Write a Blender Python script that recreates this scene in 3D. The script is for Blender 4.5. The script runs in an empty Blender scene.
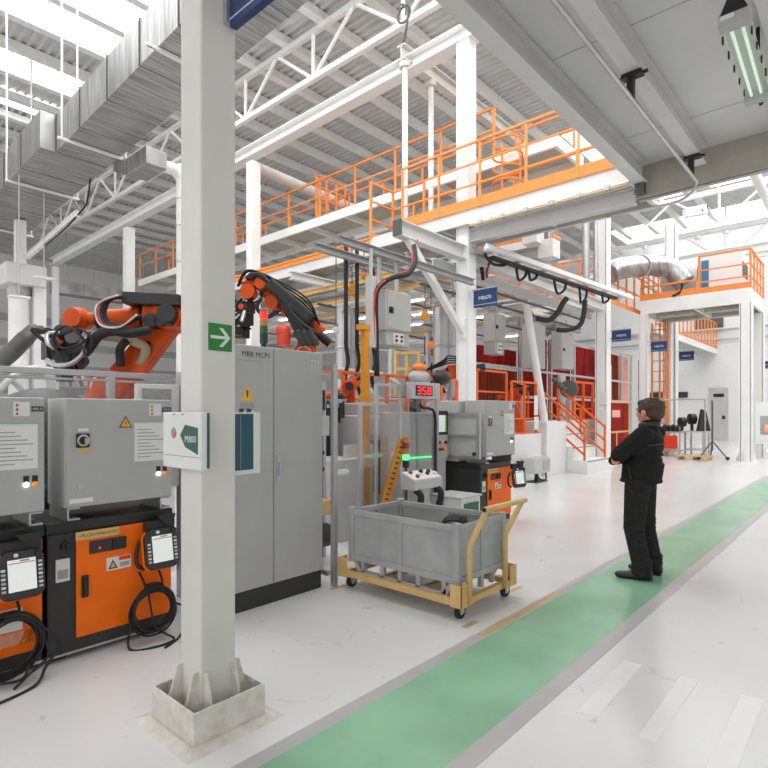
import bpy, math, random
from math import radians, sin, cos, pi
from mathutils import Vector, Matrix
random.seed(7)
SC = bpy.context.scene
COL = SC.collection
V = Vector

# ------------------------------------------------------------------ survey
# the photograph's camera: eye 1.65 m over the floor, looking level between the hall's two axes.
# onx / ony / onz turn a sighting into a point on a plane of the hall (metres).
FPX, CX, HY, EYE, ANG = 556.0, 384.0, 413.0, 1.65, radians(41.7)
CA, SA = cos(ANG), sin(ANG)
def ray(px, py):
    u = (px - CX) / FPX; w = (HY - py) / FPX
    return V((CA + u * SA, SA - u * CA, w))
EYEP = V((0, 0, EYE))
def onx(px, py, x):
    r = ray(px, py); return EYEP + r * (x / r.x)
def ony(px, py, y):
    r = ray(px, py); return EYEP + r * (y / r.y)
def onz(px, py, z):
    r = ray(px, py); return EYEP + r * ((z - EYE) / r.z)
def atd(px, py, d):
    return EYEP + ray(px, py) * d

# ------------------------------------------------------------------ materials
MATS = {}
def mat(name, col, rough=0.5, metal=0.0, var=0.06, scale=6.0, bump=0.0, emit=0.0, alpha=1.0, trans=0.0, spec=0.5, stretch=(1, 1, 1), dirt=None):
    m = bpy.data.materials.new(name); m.use_nodes = True
    nt = m.node_tree; b = nt.nodes['Principled BSDF']
    b.inputs['Roughness'].default_value = rough
    b.inputs['Metallic'].default_value = metal
    b.inputs['Specular IOR Level'].default_value = spec
    c = (*col, 1)
    b.inputs['Base Color'].default_value = c
    if var > 0:
        tc = nt.nodes.new('ShaderNodeTexCoord'); mp = nt.nodes.new('ShaderNodeMapping')
        mp.inputs['Scale'].default_value = stretch
        n = nt.nodes.new('ShaderNodeTexNoise'); n.inputs['Scale'].default_value = scale; n.inputs['Detail'].default_value = 5
        nt.links.new(tc.outputs['Object'], mp.inputs['Vector']); nt.links.new(mp.outputs['Vector'], n.inputs['Vector'])
        r = nt.nodes.new('ShaderNodeValToRGB')
        r.color_ramp.elements[0].position = 0.3; r.color_ramp.elements[1].position = 0.72
        lo = tuple(max(0, x * (1 - var)) for x in col); hi = tuple(min(1, x * (1 + var)) for x in col)
        if dirt: lo = dirt
        r.color_ramp.elements[0].color = (*lo, 1); r.color_ramp.elements[1].color = (*hi, 1)
        nt.links.new(n.outputs['Fac'], r.inputs['Fac']); nt.links.new(r.outputs['Color'], b.inputs['Base Color'])
        if bump > 0:
            bp = nt.nodes.new('ShaderNodeBump'); bp.inputs['Strength'].default_value = bump; bp.inputs['Distance'].default_value = 0.01
            nt.links.new(n.outputs['Fac'], bp.inputs['Height']); nt.links.new(bp.outputs['Normal'], b.inputs['Normal'])
    if emit > 0:
        b.inputs['Emission Color'].default_value = c; b.inputs['Emission Strength'].default_value = emit
    if alpha < 1: b.inputs['Alpha'].default_value = alpha
    if trans > 0: b.inputs['Transmission Weight'].default_value = trans
    MATS[name] = m
    return m
def srgb(r, g, b):
    f = lambda c: (c / 255 / 12.92) if c / 255 <= 0.04045 else ((c / 255 + 0.055) / 1.055) ** 2.4
    return (f(r), f(g), f(b))

mat('white_paint', (0.70, 0.68, 0.635), 0.45, var=0.05, scale=3)
mat('cream_paint', (0.60, 0.57, 0.52), 0.45, var=0.06, scale=3)
mat('white_steel', (0.82, 0.815, 0.80), 0.45, var=0.04, scale=2)
mat('dirty_white', (0.72, 0.70, 0.665), 0.55, var=0.05, scale=16, dirt=(0.60, 0.555, 0.48))
mat('floor_paint', (0.75, 0.75, 0.745), 0.2, var=0.05, scale=0.9, spec=0.4)
# fine scuffs in the floor paint
_nt = MATS['floor_paint'].node_tree; _b = _nt.nodes['Principled BSDF']; _src = _b.inputs['Base Color'].links[0].from_socket
_tc = _nt.nodes.new('ShaderNodeTexCoord'); _n = _nt.nodes.new('ShaderNodeTexNoise'); _n.inputs['Scale'].default_value = 5.5; _n.inputs['Detail'].default_value = 9; _n.inputs['Distortion'].default_value = 1.2
_r = _nt.nodes.new('ShaderNodeValToRGB'); _r.color_ramp.elements[0].position = 0.64; _r.color_ramp.elements[0].color = (1, 1, 1, 1); _r.color_ramp.elements[1].position = 0.78; _r.color_ramp.elements[1].color = (0.72, 0.71, 0.69, 1)
_m = _nt.nodes.new('ShaderNodeMix'); _m.data_type = 'RGBA'; _m.blend_type = 'MULTIPLY'; _m.inputs[0].default_value = 1
_nt.links.new(_tc.outputs['Object'], _n.inputs['Vector']); _nt.links.new(_n.outputs['Fac'], _r.inputs['Fac']); _nt.links.new(_src, _m.inputs[6]); _nt.links.new(_r.outputs['Color'], _m.inputs[7]); _nt.links.new(_m.outputs[2], _b.inputs['Base Color'])
mat('floor_stripe', (0.83, 0.83, 0.83), 0.3, var=0.04, scale=3)
mat('green_paint', srgb(146, 195, 161), 0.2, var=0.14, scale=1.6, spec=0.5)
mat('grey_border', srgb(186, 184, 182), 0.3, var=0.05, scale=4)
mat('tape', srgb(196, 170, 125), 0.5, var=0.15, scale=9)
mat('plinth_screed', (0.66, 0.655, 0.64), 0.5, var=0.12, scale=5)
mat('cabinet_grey', srgb(176, 176, 174), 0.5, var=0.05, scale=2.5)
mat('cabinet_light', srgb(194, 194, 192), 0.45, var=0.04, scale=2.5)
mat('steel', (0.52, 0.52, 0.52), 0.38, 0.75, var=0.1, scale=5)
mat('aluminium', (0.50, 0.50, 0.51), 0.35, 0.7, var=0.06, scale=4)
mat('galvanised', (0.38, 0.38, 0.372), 0.36, 0.75, var=0.4, scale=2.2, stretch=(0.5, 9, 0.5))
mat('dark_steel', (0.12, 0.12, 0.12), 0.5, 0.4, var=0.1)
mat('roof_sheet', (0.62, 0.62, 0.615), 0.5, 0.1, var=0.08, scale=1)
mat('purlin_paint', (0.80, 0.79, 0.765), 0.5, var=0.05)
mat('deck_white', (0.66, 0.65, 0.635), 0.55, var=0.05, scale=1.5)
mat('deck_edge', (0.45, 0.415, 0.36), 0.5, var=0.05)
mat('orange_door', srgb(250, 112, 4), 0.45, spec=0.3, var=0.08, scale=4)
mat('robot_orange', srgb(208, 78, 6), 0.42, spec=0.3, var=0.12, scale=5)
mat('robot_red', srgb(226, 70, 40), 0.35, var=0.05)
mat('rail_orange', srgb(240, 140, 62), 0.45, var=0.05)
mat('rail_deep', srgb(238, 104, 28), 0.45, var=0.05)
mat('amber_paint', srgb(226, 150, 40), 0.45, var=0.08)
mat('trolley_tan', srgb(216, 180, 118), 0.5, var=0.08)
mat('bin_grey', srgb(170, 171, 171), 0.5, var=0.12, scale=5)
mat('black', (0.014, 0.014, 0.014), 0.45, var=0.15)
mat('black_rubber', (0.012, 0.012, 0.012), 0.6, var=0.1)
mat('charcoal', (0.03, 0.03, 0.03), 0.5, var=0.12)
mat('paper', (0.75, 0.75, 0.73), 0.6, var=0.03)
mat('print_grey', (0.35, 0.35, 0.35), 0.6, var=0.1, scale=30)
mat('red_print', srgb(225, 60, 30), 0.5, var=0)
mat('yellow_sign', srgb(236, 178, 60), 0.5, var=0)
mat('tan_label', srgb(214, 178, 112), 0.55, var=0.03)
mat('sign_green', srgb(40, 128, 48), 0.4, var=0.03)
mat('teal', srgb(30, 82, 98), 0.35, var=0.05)
mat('brochure_green', srgb(52, 96, 84), 0.4, var=0.03)
mat('sign_blue', srgb(34, 56, 104), 0.4, var=0.03)
mat('sky_line', srgb(170, 205, 215), 0.4, var=0)
mat('led_red', (1, 0.03, 0.05), 0.4, var=0, emit=1.2)
mat('lamp_red', (1, 0.02, 0.02), 0.4, var=0, emit=1.0)
mat('led_green', (0.12, 1, 0.32), 0.4, var=0, emit=1.1)
mat('lamp_white', (1, 1, 1), 0.4, var=0, emit=3.0)
mat('lamp_orange', (0.9, 0.28, 0.03), 0.4, var=0, emit=0.25)
mat('lens_amber', srgb(190, 130, 70), 0.35, var=0)
mat('lens_red', srgb(170, 40, 40), 0.3, var=0)
mat('lens_green', srgb(20, 96, 56), 0.3, var=0)
mat('screen', (0.72, 0.75, 0.72), 0.3, var=0.02, emit=0.35)
mat('screen_bar', srgb(90, 170, 90), 0.4, var=0, emit=0.15)
mat('tube_glow', (0.85, 0.95, 0.85), 0.3, var=0, emit=0.35)
mat('strip_lamp', (1, 1, 0.98), 0.3, var=0, emit=4.0)
mat('skylight_glow', (0.97, 0.99, 1.0), 0.5, var=0, emit=2.2)
mat('window_glow', (0.97, 0.99, 1.0), 0.5, var=0, emit=2.0)
mat('red_curtain', (0.29, 0.009, 0.006), 0.6, var=0.6, scale=0.9, stretch=(2, 2, 0.6), spec=0.12)
mat('rust_curtain', (0.20, 0.03, 0.012), 0.6, spec=0.12, var=0.4, scale=3, stretch=(6, 6, 0.3))
mat('salmon_curtain', srgb(236, 170, 150), 0.35, var=0.12, scale=2)
mat('wall_white', (0.80, 0.80, 0.79), 0.6, var=0.02)
mat('wall_grey', (0.50, 0.50, 0.50), 0.6, var=0.06)
mat('wood', srgb(214, 176, 118), 0.6, var=0.12, scale=8)
mat('copper_hose', srgb(170, 62, 36), 0.5, var=0.05)
mat('tyre_black', (0.02, 0.02, 0.02), 0.7, var=0.1)
mat('tan_hose', srgb(176, 158, 134), 0.6, var=0.1, scale=20)
mat('stripe_blue', srgb(70, 122, 152), 0.5, var=0)
mat('skin', srgb(214, 150, 118), 0.5, var=0.05)
mat('hair', srgb(74, 54, 38), 0.6, var=0.35, scale=60, bump=0.6)
mat('jacket', (0.0125, 0.0122, 0.012), 0.8, var=0.3, scale=40, bump=0.15, spec=0.25)
mat('trousers', (0.021, 0.0205, 0.02), 0.85, var=0.3, scale=30, bump=0.15, spec=0.2)
mat('shoe', (0.012, 0.012, 0.012), 0.4, var=0.1)
mat('seam', (0.10, 0.10, 0.10), 0.7, var=0)
mat('car_white', (0.62, 0.63, 0.64), 0.35, var=0.05)
# clear polycarbonate: thin sheet, no refraction
def clear(name, tint, f):
    m = bpy.data.materials.new(name); m.use_nodes = True; nt = m.node_tree; nt.nodes.clear()
    o = nt.nodes.new('ShaderNodeOutputMaterial'); mx = nt.nodes.new('ShaderNodeMixShader')
    t = nt.nodes.new('ShaderNodeBsdfTransparent'); t.inputs['Color'].default_value = (*tint, 1)
    g = nt.nodes.new('ShaderNodeBsdfGlossy'); g.inputs['Roughness'].default_value = 0.08; g.inputs['Color'].default_value = (0.9, 0.9, 0.9, 1)
    mx.inputs[0].default_value = f
    nt.links.new(t.outputs[0], mx.inputs[1]); nt.links.new(g.outputs[0], mx.inputs[2]); nt.links.new(mx.outputs[0], o.inputs[0])
    MATS[name] = m
clear('polycarbonate', (0.88, 0.885, 0.88), 0.055)
clear('lamp_cover', (0.93, 0.97, 0.93), 0.08)

# ------------------------------------------------------------------ objects
OFF = {}
def tag(o, label=None, cat=None, group=None, kind=None):
    if label: o['label'] = label
    if cat: o['category'] = cat
    if group: o['group'] = group
    if kind: o['kind'] = kind
    return o
def thing(name, label, cat, loc=(0, 0, 0), rz=0.0, group=None, kind=None, local=False):
    """an Empty at the thing's base; local=True: its parts are modelled about that base, else in hall coordinates"""
    o = bpy.data.objects.new(name, None); COL.objects.link(o)
    o.location = loc; o.rotation_euler = (0, 0, rz); o.empty_display_size = 0.2
    OFF[o.name] = V((0, 0, 0)) if local else V(loc)
    return tag(o, label, cat, group, kind)
def kids(o): return list(o.children)
def copy_tree(o, loc=None, rz=None, label=None, parent=None):
    c = o.copy(); COL.objects.link(c)
    if parent is not None: c.parent = parent
    if loc is not None: c.location = loc
    if rz is not None: c.rotation_euler = (0, 0, rz)
    if label: c['label'] = label
    OFF[c.name] = OFF.get(o.name, V((0, 0, 0)))
    for k in kids(o): copy_tree(k, parent=c)
    return c

class B:
    """collects shapes, then links them as ONE mesh object"""
    def __init__(s): s.v = []; s.f = []; s.mi = []; s.sm = []; s.m = 0; s.smooth = False
    def use(s, i, smooth=False): s.m = i; s.smooth = smooth; return s
    def add(s, vs, fs, smooth=None):
        k = len(s.v); s.v += [V(p) for p in vs]
        for f in fs:
            s.f.append([k + i for i in f]); s.mi.append(s.m); s.sm.append(s.smooth if smooth is None else smooth)
        return s
    def box(s, a, b):
        x0, y0, z0 = (min(p, q) for p, q in zip(a, b)); x1, y1, z1 = (max(p, q) for p, q in zip(a, b))
        return s.add([(x0, y0, z0), (x1, y0, z0), (x1, y1, z0), (x0, y1, z0), (x0, y0, z1), (x1, y0, z1), (x1, y1, z1), (x0, y1, z1)],
                     [(0, 3, 2, 1), (4, 5, 6, 7), (0, 1, 5, 4), (1, 2, 6, 5), (2, 3, 7, 6), (3, 0, 4, 7)], False)
    def cbox(s, c, size):
        return s.box([c[i] - size[i] / 2 for i in range(3)], [c[i] + size[i] / 2 for i in range(3)])
    def frame(s, p, q, up):
        d = (V(q) - V(p)).normalized(); up = V(up)
        if abs(d.dot(up)) > 0.99: up = V((1, 0, 0)) if abs(d.x) < 0.9 else V((0, 1, 0))
        u = d.cross(up).normalized(); w = u.cross(d).normalized()
        return d, u, w
    def sweep(s, prof, p, q, up=(0, 0, 1), caps=True):
        """extrude a closed outline (u sideways, w up) from p to q"""
        d, u, w = s.frame(p, q, up); n = len(prof)
        vs = [V(p) + u * a + w * b for a, b in prof] + [V(q) + u * a + w * b for a, b in prof]
        fs = [(i, (i + 1) % n, n + (i + 1) % n, n + i) for i in range(n)]
        if caps: fs += [tuple(range(n - 1, -1, -1)), tuple(range(n, 2 * n))]
        return s.add(vs, fs, False)
    def bar(s, p, q, w, h=None, up=(0, 0, 1)):
        h = h or w; return s.sweep([(-w / 2, -h / 2), (w / 2, -h / 2), (w / 2, h / 2), (-w / 2, h / 2)], p, q, up)
    def ibeam(s, p, q, w, h, t=0.02, up=(0, 0, 1)):
        a, b, e = w / 2, h / 2, t / 2
        for pr in ([(-a, -b), (a, -b), (a, -b + t), (-a, -b + t)], [(-a, b - t), (a, b - t), (a, b), (-a, b)], [(-e, -b + t), (e, -b + t), (e, b - t), (-e, b - t)]):
            s.sweep(pr, p, q, up)
        return s
    def cyl(s, p, q, r, r2=None, n=16, smooth=True):
        d, u, w = s.frame(p, q, (0, 0, 1)); r2 = r if r2 is None else r2
        c = [(cos(2 * pi * i / n), sin(2 * pi * i / n)) for i in range(n)]
        vs = [V(p) + (u * a + w * b) * r for a, b in c] + [V(q) + (u * a + w * b) * r2 for a, b in c]
        s.add(vs, [(i, (i + 1) % n, n + (i + 1) % n, n + i) for i in range(n)], smooth)
        return s.add(vs, [tuple(range(n - 1, -1, -1)), tuple(range(n, 2 * n))], False)
    def tube(s, pts, r, n=8, closed=False):
        pts = [V(p) for p in pts]; m = len(pts)
        rr = r if isinstance(r, (list, tuple)) else [r] * m
        T = []
        for i in range(m):
            a = pts[i - 1] if (i > 0 or closed) else pts[i]; b = pts[(i + 1) % m] if (i < m - 1 or closed) else pts[i]
            T.append((b - a).normalized())
        up = V((0, 0, 1)) if abs(T[0].z) < 0.9 else V((1, 0, 0))
        u = T[0].cross(up).normalized(); vs = []
        for i in range(m):
            u = (u - T[i] * u.dot(T[i])).normalized(); w = T[i].cross(u)
            vs += [pts[i] + (u * cos(2 * pi * j / n) + w * sin(2 * pi * j / n)) * rr[i] for j in range(n)]
        fs = []
        for i in range(m if closed else m - 1):
            k = (i + 1) % m
            fs += [(i * n + j, i * n + (j + 1) % n, k * n + (j + 1) % n, k * n + j) for j in range(n)]
        s.add(vs, fs, True)
        if not closed:
            k = len(s.v) - m * n
            for base, rev in ((0, True), ((m - 1) * n, False)):
                f = [k + base + j for j in range(n)]
                s.f.append(f[::-1] if rev else f); s.mi.append(s.m); s.sm.append(False)
        return s
    def ell(s, c, r, n=16, k=10, rot=None):
        vs = [V((0, 0, 1))]
        for i in range(1, k):
            t = pi * i / k
            vs += [V((sin(t) * cos(2 * pi * j / n), sin(t) * sin(2 * pi * j / n), cos(t))) for j in range(n)]
        vs.append(V((0, 0, -1)))
        R = r if isinstance(r, (list, tuple)) else (r, r, r)
        out = []
        for p in vs:
            p = V((p.x * R[0], p.y * R[1], p.z * R[2]))
            if rot is not None: p = rot @ p
            out.append(V(c) + p)
        fs = [(0, 1 + j, 1 + (j + 1) % n) for j in range(n)]
        for i in range(k - 2):
            fs += [(1 + i * n + j, 1 + (i + 1) * n + j, 1 + (i + 1) * n + (j + 1) % n, 1 + i * n + (j + 1) % n) for j in range(n)]
        l = len(vs) - 1
        fs += [(l, 1 + (k - 2) * n + (j + 1) % n, 1 + (k - 2) * n + j) for j in range(n)]
        return s.add(out, fs, True)
    def cap(s, p, q, r, r2=None):
        """tapered capsule"""
        r2 = r2 or r; s.cyl(p, q, r, r2, 16); s.ell(p, r, 16, 8); return s.ell(q, r2, 16, 8)
    def ring(s, c, axis, R, r, n=28, k=8):
        a = V(axis).normalized(); u = a.orthogonal().normalized(); w = a.cross(u)
        return s.tube([V(c) + (u * cos(2 * pi * i / n) + w * sin(2 * pi * i / n)) * R for i in range(n)], r, k, True)
    def prism(s, poly, o, u, w, depth):
        """flat outline in the plane (o; u, w), thickened by the vector depth"""
        o, u, w, dp = V(o), V(u), V(w), V(depth); n = len(poly)
        vs = [o + u * a + w * b for a, b in poly] + [o + u * a + w * b + dp for a, b in poly]
        return s.add(vs, [(i, (i + 1) % n, n + (i + 1) % n, n + i) for i in range(n)] + [tuple(range(n - 1, -1, -1)), tuple(range(n, 2 * n))], False)
    def build(s, name, mats, parent=None, bevel=0.0, origin=None, mods=()):
        off = V(origin) if origin is not None else V((0, 0, 0))
        if parent is not None: off = OFF.get(parent.name, V((0, 0, 0)))
        me = bpy.data.meshes.new(name)
        me.from_pydata([p - off for p in s.v], [], s.f)
        if isinstance(mats, str): mats = [mats]
        for k in mats: me.materials.append(MATS[k])
        me.polygons.foreach_set('material_index', s.mi); me.polygons.foreach_set('use_smooth', s.sm)
        me.update()
        import bmesh
        bm = bmesh.new(); bm.from_mesh(me); bmesh.ops.recalc_face_normals(bm, faces=bm.faces); bm.to_mesh(me); bm.free()
        o = bpy.data.objects.new(name, me); COL.objects.link(o)
        if parent is not None: o.parent = parent; OFF[o.name] = off
        else: o.location = off; OFF[o.name] = off
        if bevel:
            b = o.modifiers.new('Bevel', 'BEVEL'); b.width = bevel; b.segments = 2; b.limit_method = 'ANGLE'; b.angle_limit = radians(40)
        for k, kw in mods:
            md = o.modifiers.new(k.title(), k)
            for a, val in kw.items(): setattr(md, a, val)
        return o
    def one(s, name, mats, label, cat, group=None, kind=None, bevel=0.0, mods=()):
        """a thing that is a single mesh; its origin sits at the middle of its base"""
        xs = [p.x for p in s.v]; ys = [p.y for p in s.v]; zs = [p.z for p in s.v]
        o = s.build(name, mats, None, bevel, ((min(xs) + max(xs)) / 2, (min(ys) + max(ys)) / 2, min(zs)), mods)
        return tag(o, label, cat, group, kind)
    def struct(s, name, mats, label=None, cat=None, bevel=0.0):
        o = s.build(name, mats, None, bevel); return tag(o, label, cat, kind='structure')

def spline(pts, k=6):
    pts = [V(p) for p in pts]; out = []
    for i in range(len(pts) - 1):
        a = pts[max(i - 1, 0)]; b = pts[i]; c = pts[i + 1]; d = pts[min(i + 2, len(pts) - 1)]
        for j in range(k):
            t = j / k
            out.append(0.5 * ((2 * b) + (c - a) * t + (2 * a - 5 * b + 4 * c - d) * t * t + (3 * b - a - 3 * c + d) * t ** 3))
    out.append(pts[-1]); return out
def text(name, body, size, loc, right, up, m, parent, extrude=0.0006, align='CENTER'):
    """lettering that lies on a surface, as a mesh"""
    cu = bpy.data.curves.new(name, 'FONT'); cu.body = body; cu.size = size; cu.extrude = extrude
    cu.align_x = align; cu.align_y = 'CENTER'; cu.resolution_u = 2
    tmp = bpy.data.objects.new('tmp', cu); COL.objects.link(tmp)
    dg = bpy.context.evaluated_depsgraph_get(); dg.update()
    me = bpy.data.meshes.new_from_object(tmp.evaluated_get(dg)); me.name = name
    bpy.data.objects.remove(tmp); bpy.data.curves.remove(cu)
    me.materials.clear(); me.materials.append(MATS[m])
    o = bpy.data.objects.new(name, me); COL.objects.link(o)
    r = V(right).normalized(); u = V(up).normalized(); n = r.cross(u)
    M = Matrix((r, u, n)).transposed().to_4x4(); M.translation = V(loc) - (OFF.get(parent.name, V((0, 0, 0))))
    me.transform(M); o.parent = parent; OFF[o.name] = OFF.get(parent.name, V((0, 0, 0)))
    return o
UX, UY, UZ = V((1, 0, 0)), V((0, 1, 0)), V((0, 0, 1))
# ================================================================== SETTING
ROOF = 12.4
B().box((-10, -14, -0.3), (44, 48, 0)).struct('floor', 'floor_paint', 'glossy off white painted factory floor', 'floor')
b = B().box((-3, 1.511, 0), (38, 2.156, 0.003)); b.struct('floor_marking_1', 'green_paint', 'green painted walkway stripe on the floor', 'floor marking')
B().box((-3, 2.156, 0), (38, 2.25, 0.0025)).struct('floor_marking_2', 'grey_border', 'grey border of the green walkway on the machine side', 'floor marking')
B().box((-3, 1.402, 0), (38, 1.511, 0.0025)).struct('floor_marking_3', 'grey_border', 'grey border of the green walkway on the open floor side', 'floor marking')
B().box((3.55, 2.17, 0.0025), (4.85, 2.235, 0.0035)).struct('floor_marking_4', 'tape', 'worn tan tape on the walkway border beside the bin trolley', 'floor marking')
for i, q in enumerate((((576, 712.5), (598, 717), (642, 665), (624, 660)), ((638, 736.5), (656, 742.5), (700, 680), (680, 676.5)), ((706, 768), (735, 775), (764, 700), (742, 695)))):
    pts = [onz(*p, 0) for p in q]
    b = B(); b.prism([(p.x, p.y) for p in pts], (0, 0, 0), UX, UY, (0, 0, 0.002))
    b.struct('floor_marking_%d' % (5 + i), 'floor_stripe', 'white painted bar on the floor, %s of three' % ('first', 'middle', 'last')[i], 'floor marking')
# tan parking corner marks under the trolley
for i, (x, y, dx, dy) in enumerate(((3.55, 3.85, 0.22, -0.05), (3.6, 2.36, 0.18, 0.05), (4.62, 2.52, 0.2, 0.05))):
    B().box((x, y, 0), (x + dx, y + dy, 0.002)).struct('floor_marking_%d' % (8 + i), 'tape', 'faded tan parking mark by the trolley wheel, %s' % ('by the gate post', 'nearest the walkway', 'under the push handle')[i], 'floor marking')

ORD = ['first', 'second', 'third', 'fourth', 'fifth', 'sixth', 'seventh', 'eighth', 'ninth', 'tenth', 'eleventh', 'twelfth', 'thirteenth', 'fourteenth', 'fifteenth', 'sixteenth', 'seventeenth', 'eighteenth', 'nineteenth', 'twentieth', 'twenty first', 'twenty second', 'twenty third', 'twenty fourth']
# corrugated roof with roof lights: strips (x0, x1, [glazed y ranges])
b = B()
def corrugated(b, x0, x1, y0, y1, z, pitch=0.25, dep=0.07):
    n = int(round((x1 - x0) / pitch)); p = (x1 - x0) / n; pr = []
    for i in range(n):
        a = x0 + i * p
        pr += [(a, 0), (a + p * 0.3, 0), (a + p * 0.42, dep), (a + p * 0.88, dep)]
    pr.append((x1, 0))
    m = len(pr)
    b.add([(x, y0, z + h) for x, h in pr] + [(x, y1, z + h) for x, h in pr], [(i, i + 1, m + i + 1, m + i) for i in range(m - 1)], False)
Y0, Y1 = -12, 46
STRIPS = [(-8, 0.5, []), (0.5, 8.4, [(-8, 17.2), (19.3, 20.4), (21.6, 22.8)]), (8.4, 20.4, []), (20.4, 30.2, [(-6, 3.0), (4.2, 6.0), (7.2, 9.2), (10.4, 12.2)]), (30.2, 33.5, []), (33.5, 37.6, [(-4, 12)])]  # first long pane runs on unseen over the near floor, added for light
panes = []
for x0, x1, gl in STRIPS:
    y = Y0
    for g0, g1 in gl:
        corrugated(b, x0, x1, y, g0, ROOF); panes.append((x0, x1, g0, g1)); y = g1
    corrugated(b, x0, x1, y, Y1, ROOF)
b.struct('ceiling', 'roof_sheet', 'grey corrugated steel roof', 'ceiling')
for i, (x0, x1, y0, y1) in enumerate(panes):
    B().box((x0, y0, ROOF + 0.02), (x1, y1, ROOF + 0.05)).struct('window_%d' % (i + 1), 'skylight_glow', 'bright roof light panel, %s counted from the robot cell side' % ORD[i], 'skylight')
for k in range(20):
    y = 6.72 + 1.5 * k
    B().box((-6, y - 0.12, ROOF - 0.24), (37.8, y + 0.12, ROOF - 0.005)).one('roof_purlin', 'purlin_paint', 'cream purlin under the corrugated roof, %s counted from the walkway side' % ORD[k], 'purlin', 'roof purlins', 'thing')
# walls: far end wall and the long wall beyond the robots
B().box((38, -14, 0), (38.3, 48, ROOF)).struct('wall_far', 'wall_white', 'white end wall of the hall', 'wall')
b = B(); corr = []
b.box((-10, 44, 0), (38, 44.3, ROOF)); b.use(1)
for z in (3.0, 4.6, 6.2, 7.9):
    b.box((-9.5, 43.9, z), (37.5, 44.05, z + 0.5))
b.struct('wall_left', ['wall_white', 'wall_grey'], 'pale long wall with grey sheeting bands behind the robot cell', 'wall')
# grey door, small window and service pipes on the end wall
d = B().box((37.9, 6.65, 0), (38.0, 7.6, 3.15)).struct('door_1', 'cabinet_light', 'grey steel door in the white end wall', 'door')
B().box((37.86, 6.8, 1.3), (37.9, 6.95, 1.5)).build('door_handle', 'black', d)
B().box((37.88, 6.85, 2.6), (37.9, 7.4, 2.8)).build('door_sign', 'black', d)
w = B().box((37.9, 6.9, 6.6), (38.0, 8.4, 9.0)).struct('window_21', 'dark_steel', 'dark louvred window high in the white end wall', 'window')
for i, (z, r) in enumerate(((8.2 - 1.6, 0.09), (7.0 - 1.0, 0.06))):
    B().cyl((37.7, -4, z), (37.7, 20, z), r).one('wall_pipe', 'steel', ('upper', 'lower')[i] + ' grey service pipe along the white end wall', 'pipe')

# ================================================================== STEEL FRAME
def column(x, y, z1, label, size=0.27, group='hall columns', z0=0.0, flare=True, m='white_steel'):
    t = thing('steel_column', label, 'column', (x, y, z0), 0, group, 'thing', local=True)
    b = B(); b.ibeam((0, 0, 0), (0, 0, z1 - z0), size, size, 0.03, up=UY)
    b.box((-size * 0.48, -size * 0.36, 0), (size * 0.48, size * 0.36, z1 - z0))
    b.build('shaft', m, t)
    if flare:
        s = size * 0.9
        B().box((-s, -s, 0), (s, s, 0.03)).build('base_plate', m, t)
        for dx, dy in ((1, 0), (-1, 0), (0, 1), (0, -1)):
            g = B(); g.prism([(size / 2, 0), (s, 0), (size / 2, 0.35)], (0, 0, 0.03), (dx, dy, 0), UZ, (0.02 * abs(dy), 0.02 * abs(dx), 0)); g.build('gusset', m, t)
    return t
column(9.9, 6.5, 9.45, 'white steel column with brace and blue sign behind the digital counter', 0.30)
column(9.9, 14.1, 9.2, 'white steel column rising behind the tall grey cabinet', 0.30)
column(9.9, 22.6, 9.1, 'white steel column behind the big robot arm and its black box', 0.34)
column(9.9, 31.0, 9.0, 'distant white steel column left of the big robot wrist', 0.26)
column(17.66, 6.5, 9.6, 'white steel column beside the red curtains and white stairs', 0.36)
column(25.4, 6.5, 9.6, 'white steel column by the parts tables under the farthest blue sign', 0.42)
column(17.0, 26.0, 9.0, 'white steel column by the round silver riser at the far side', 0.5)
def girder(p, q, w, h, label, cat='beam', m='white_steel', name='steel_beam', group=None):
    b = B(); b.ibeam(p, q, w, h, min(0.025, h / 8)); return b.one(name, m, label, cat, group, 'thing')
girder((9.9, 5.9, 9.62), (9.9, 31.3, 9.3), 0.34, 0.34, 'long white crane beam resting on the tall columns')
girder((9.9, 3.1, 5.33), (9.9, 6.35, 5.33), 0.2, 0.26, 'grey white cross beam from the braced column to the overhead platform', m='deck_white')
br = thing('bracket_beam', 'white cantilever beam with diagonal brace running through the braced column', 'beam', (9.9, 6.5, 4.87), kind='thing')
b = B(); b.ibeam((7.67, 6.5, 4.99), (17.5, 6.5, 4.99), 0.2, 0.29, 0.02); b.build('beam', 'deck_white', br)
b = B(); b.bar((7.95, 6.5, 4.87), (9.74, 6.5, 3.35), 0.12, 0.12); b.build('brace', 'white_steel', br)
B().box((7.64, 6.4, 4.86), (7.67, 6.6, 5.14)).build('end_plate', 'dark_steel', br)
B().box((9.72, 6.42, 3.2), (9.76, 6.58, 3.6)).build('brace_plate', 'white_steel', br)

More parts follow.
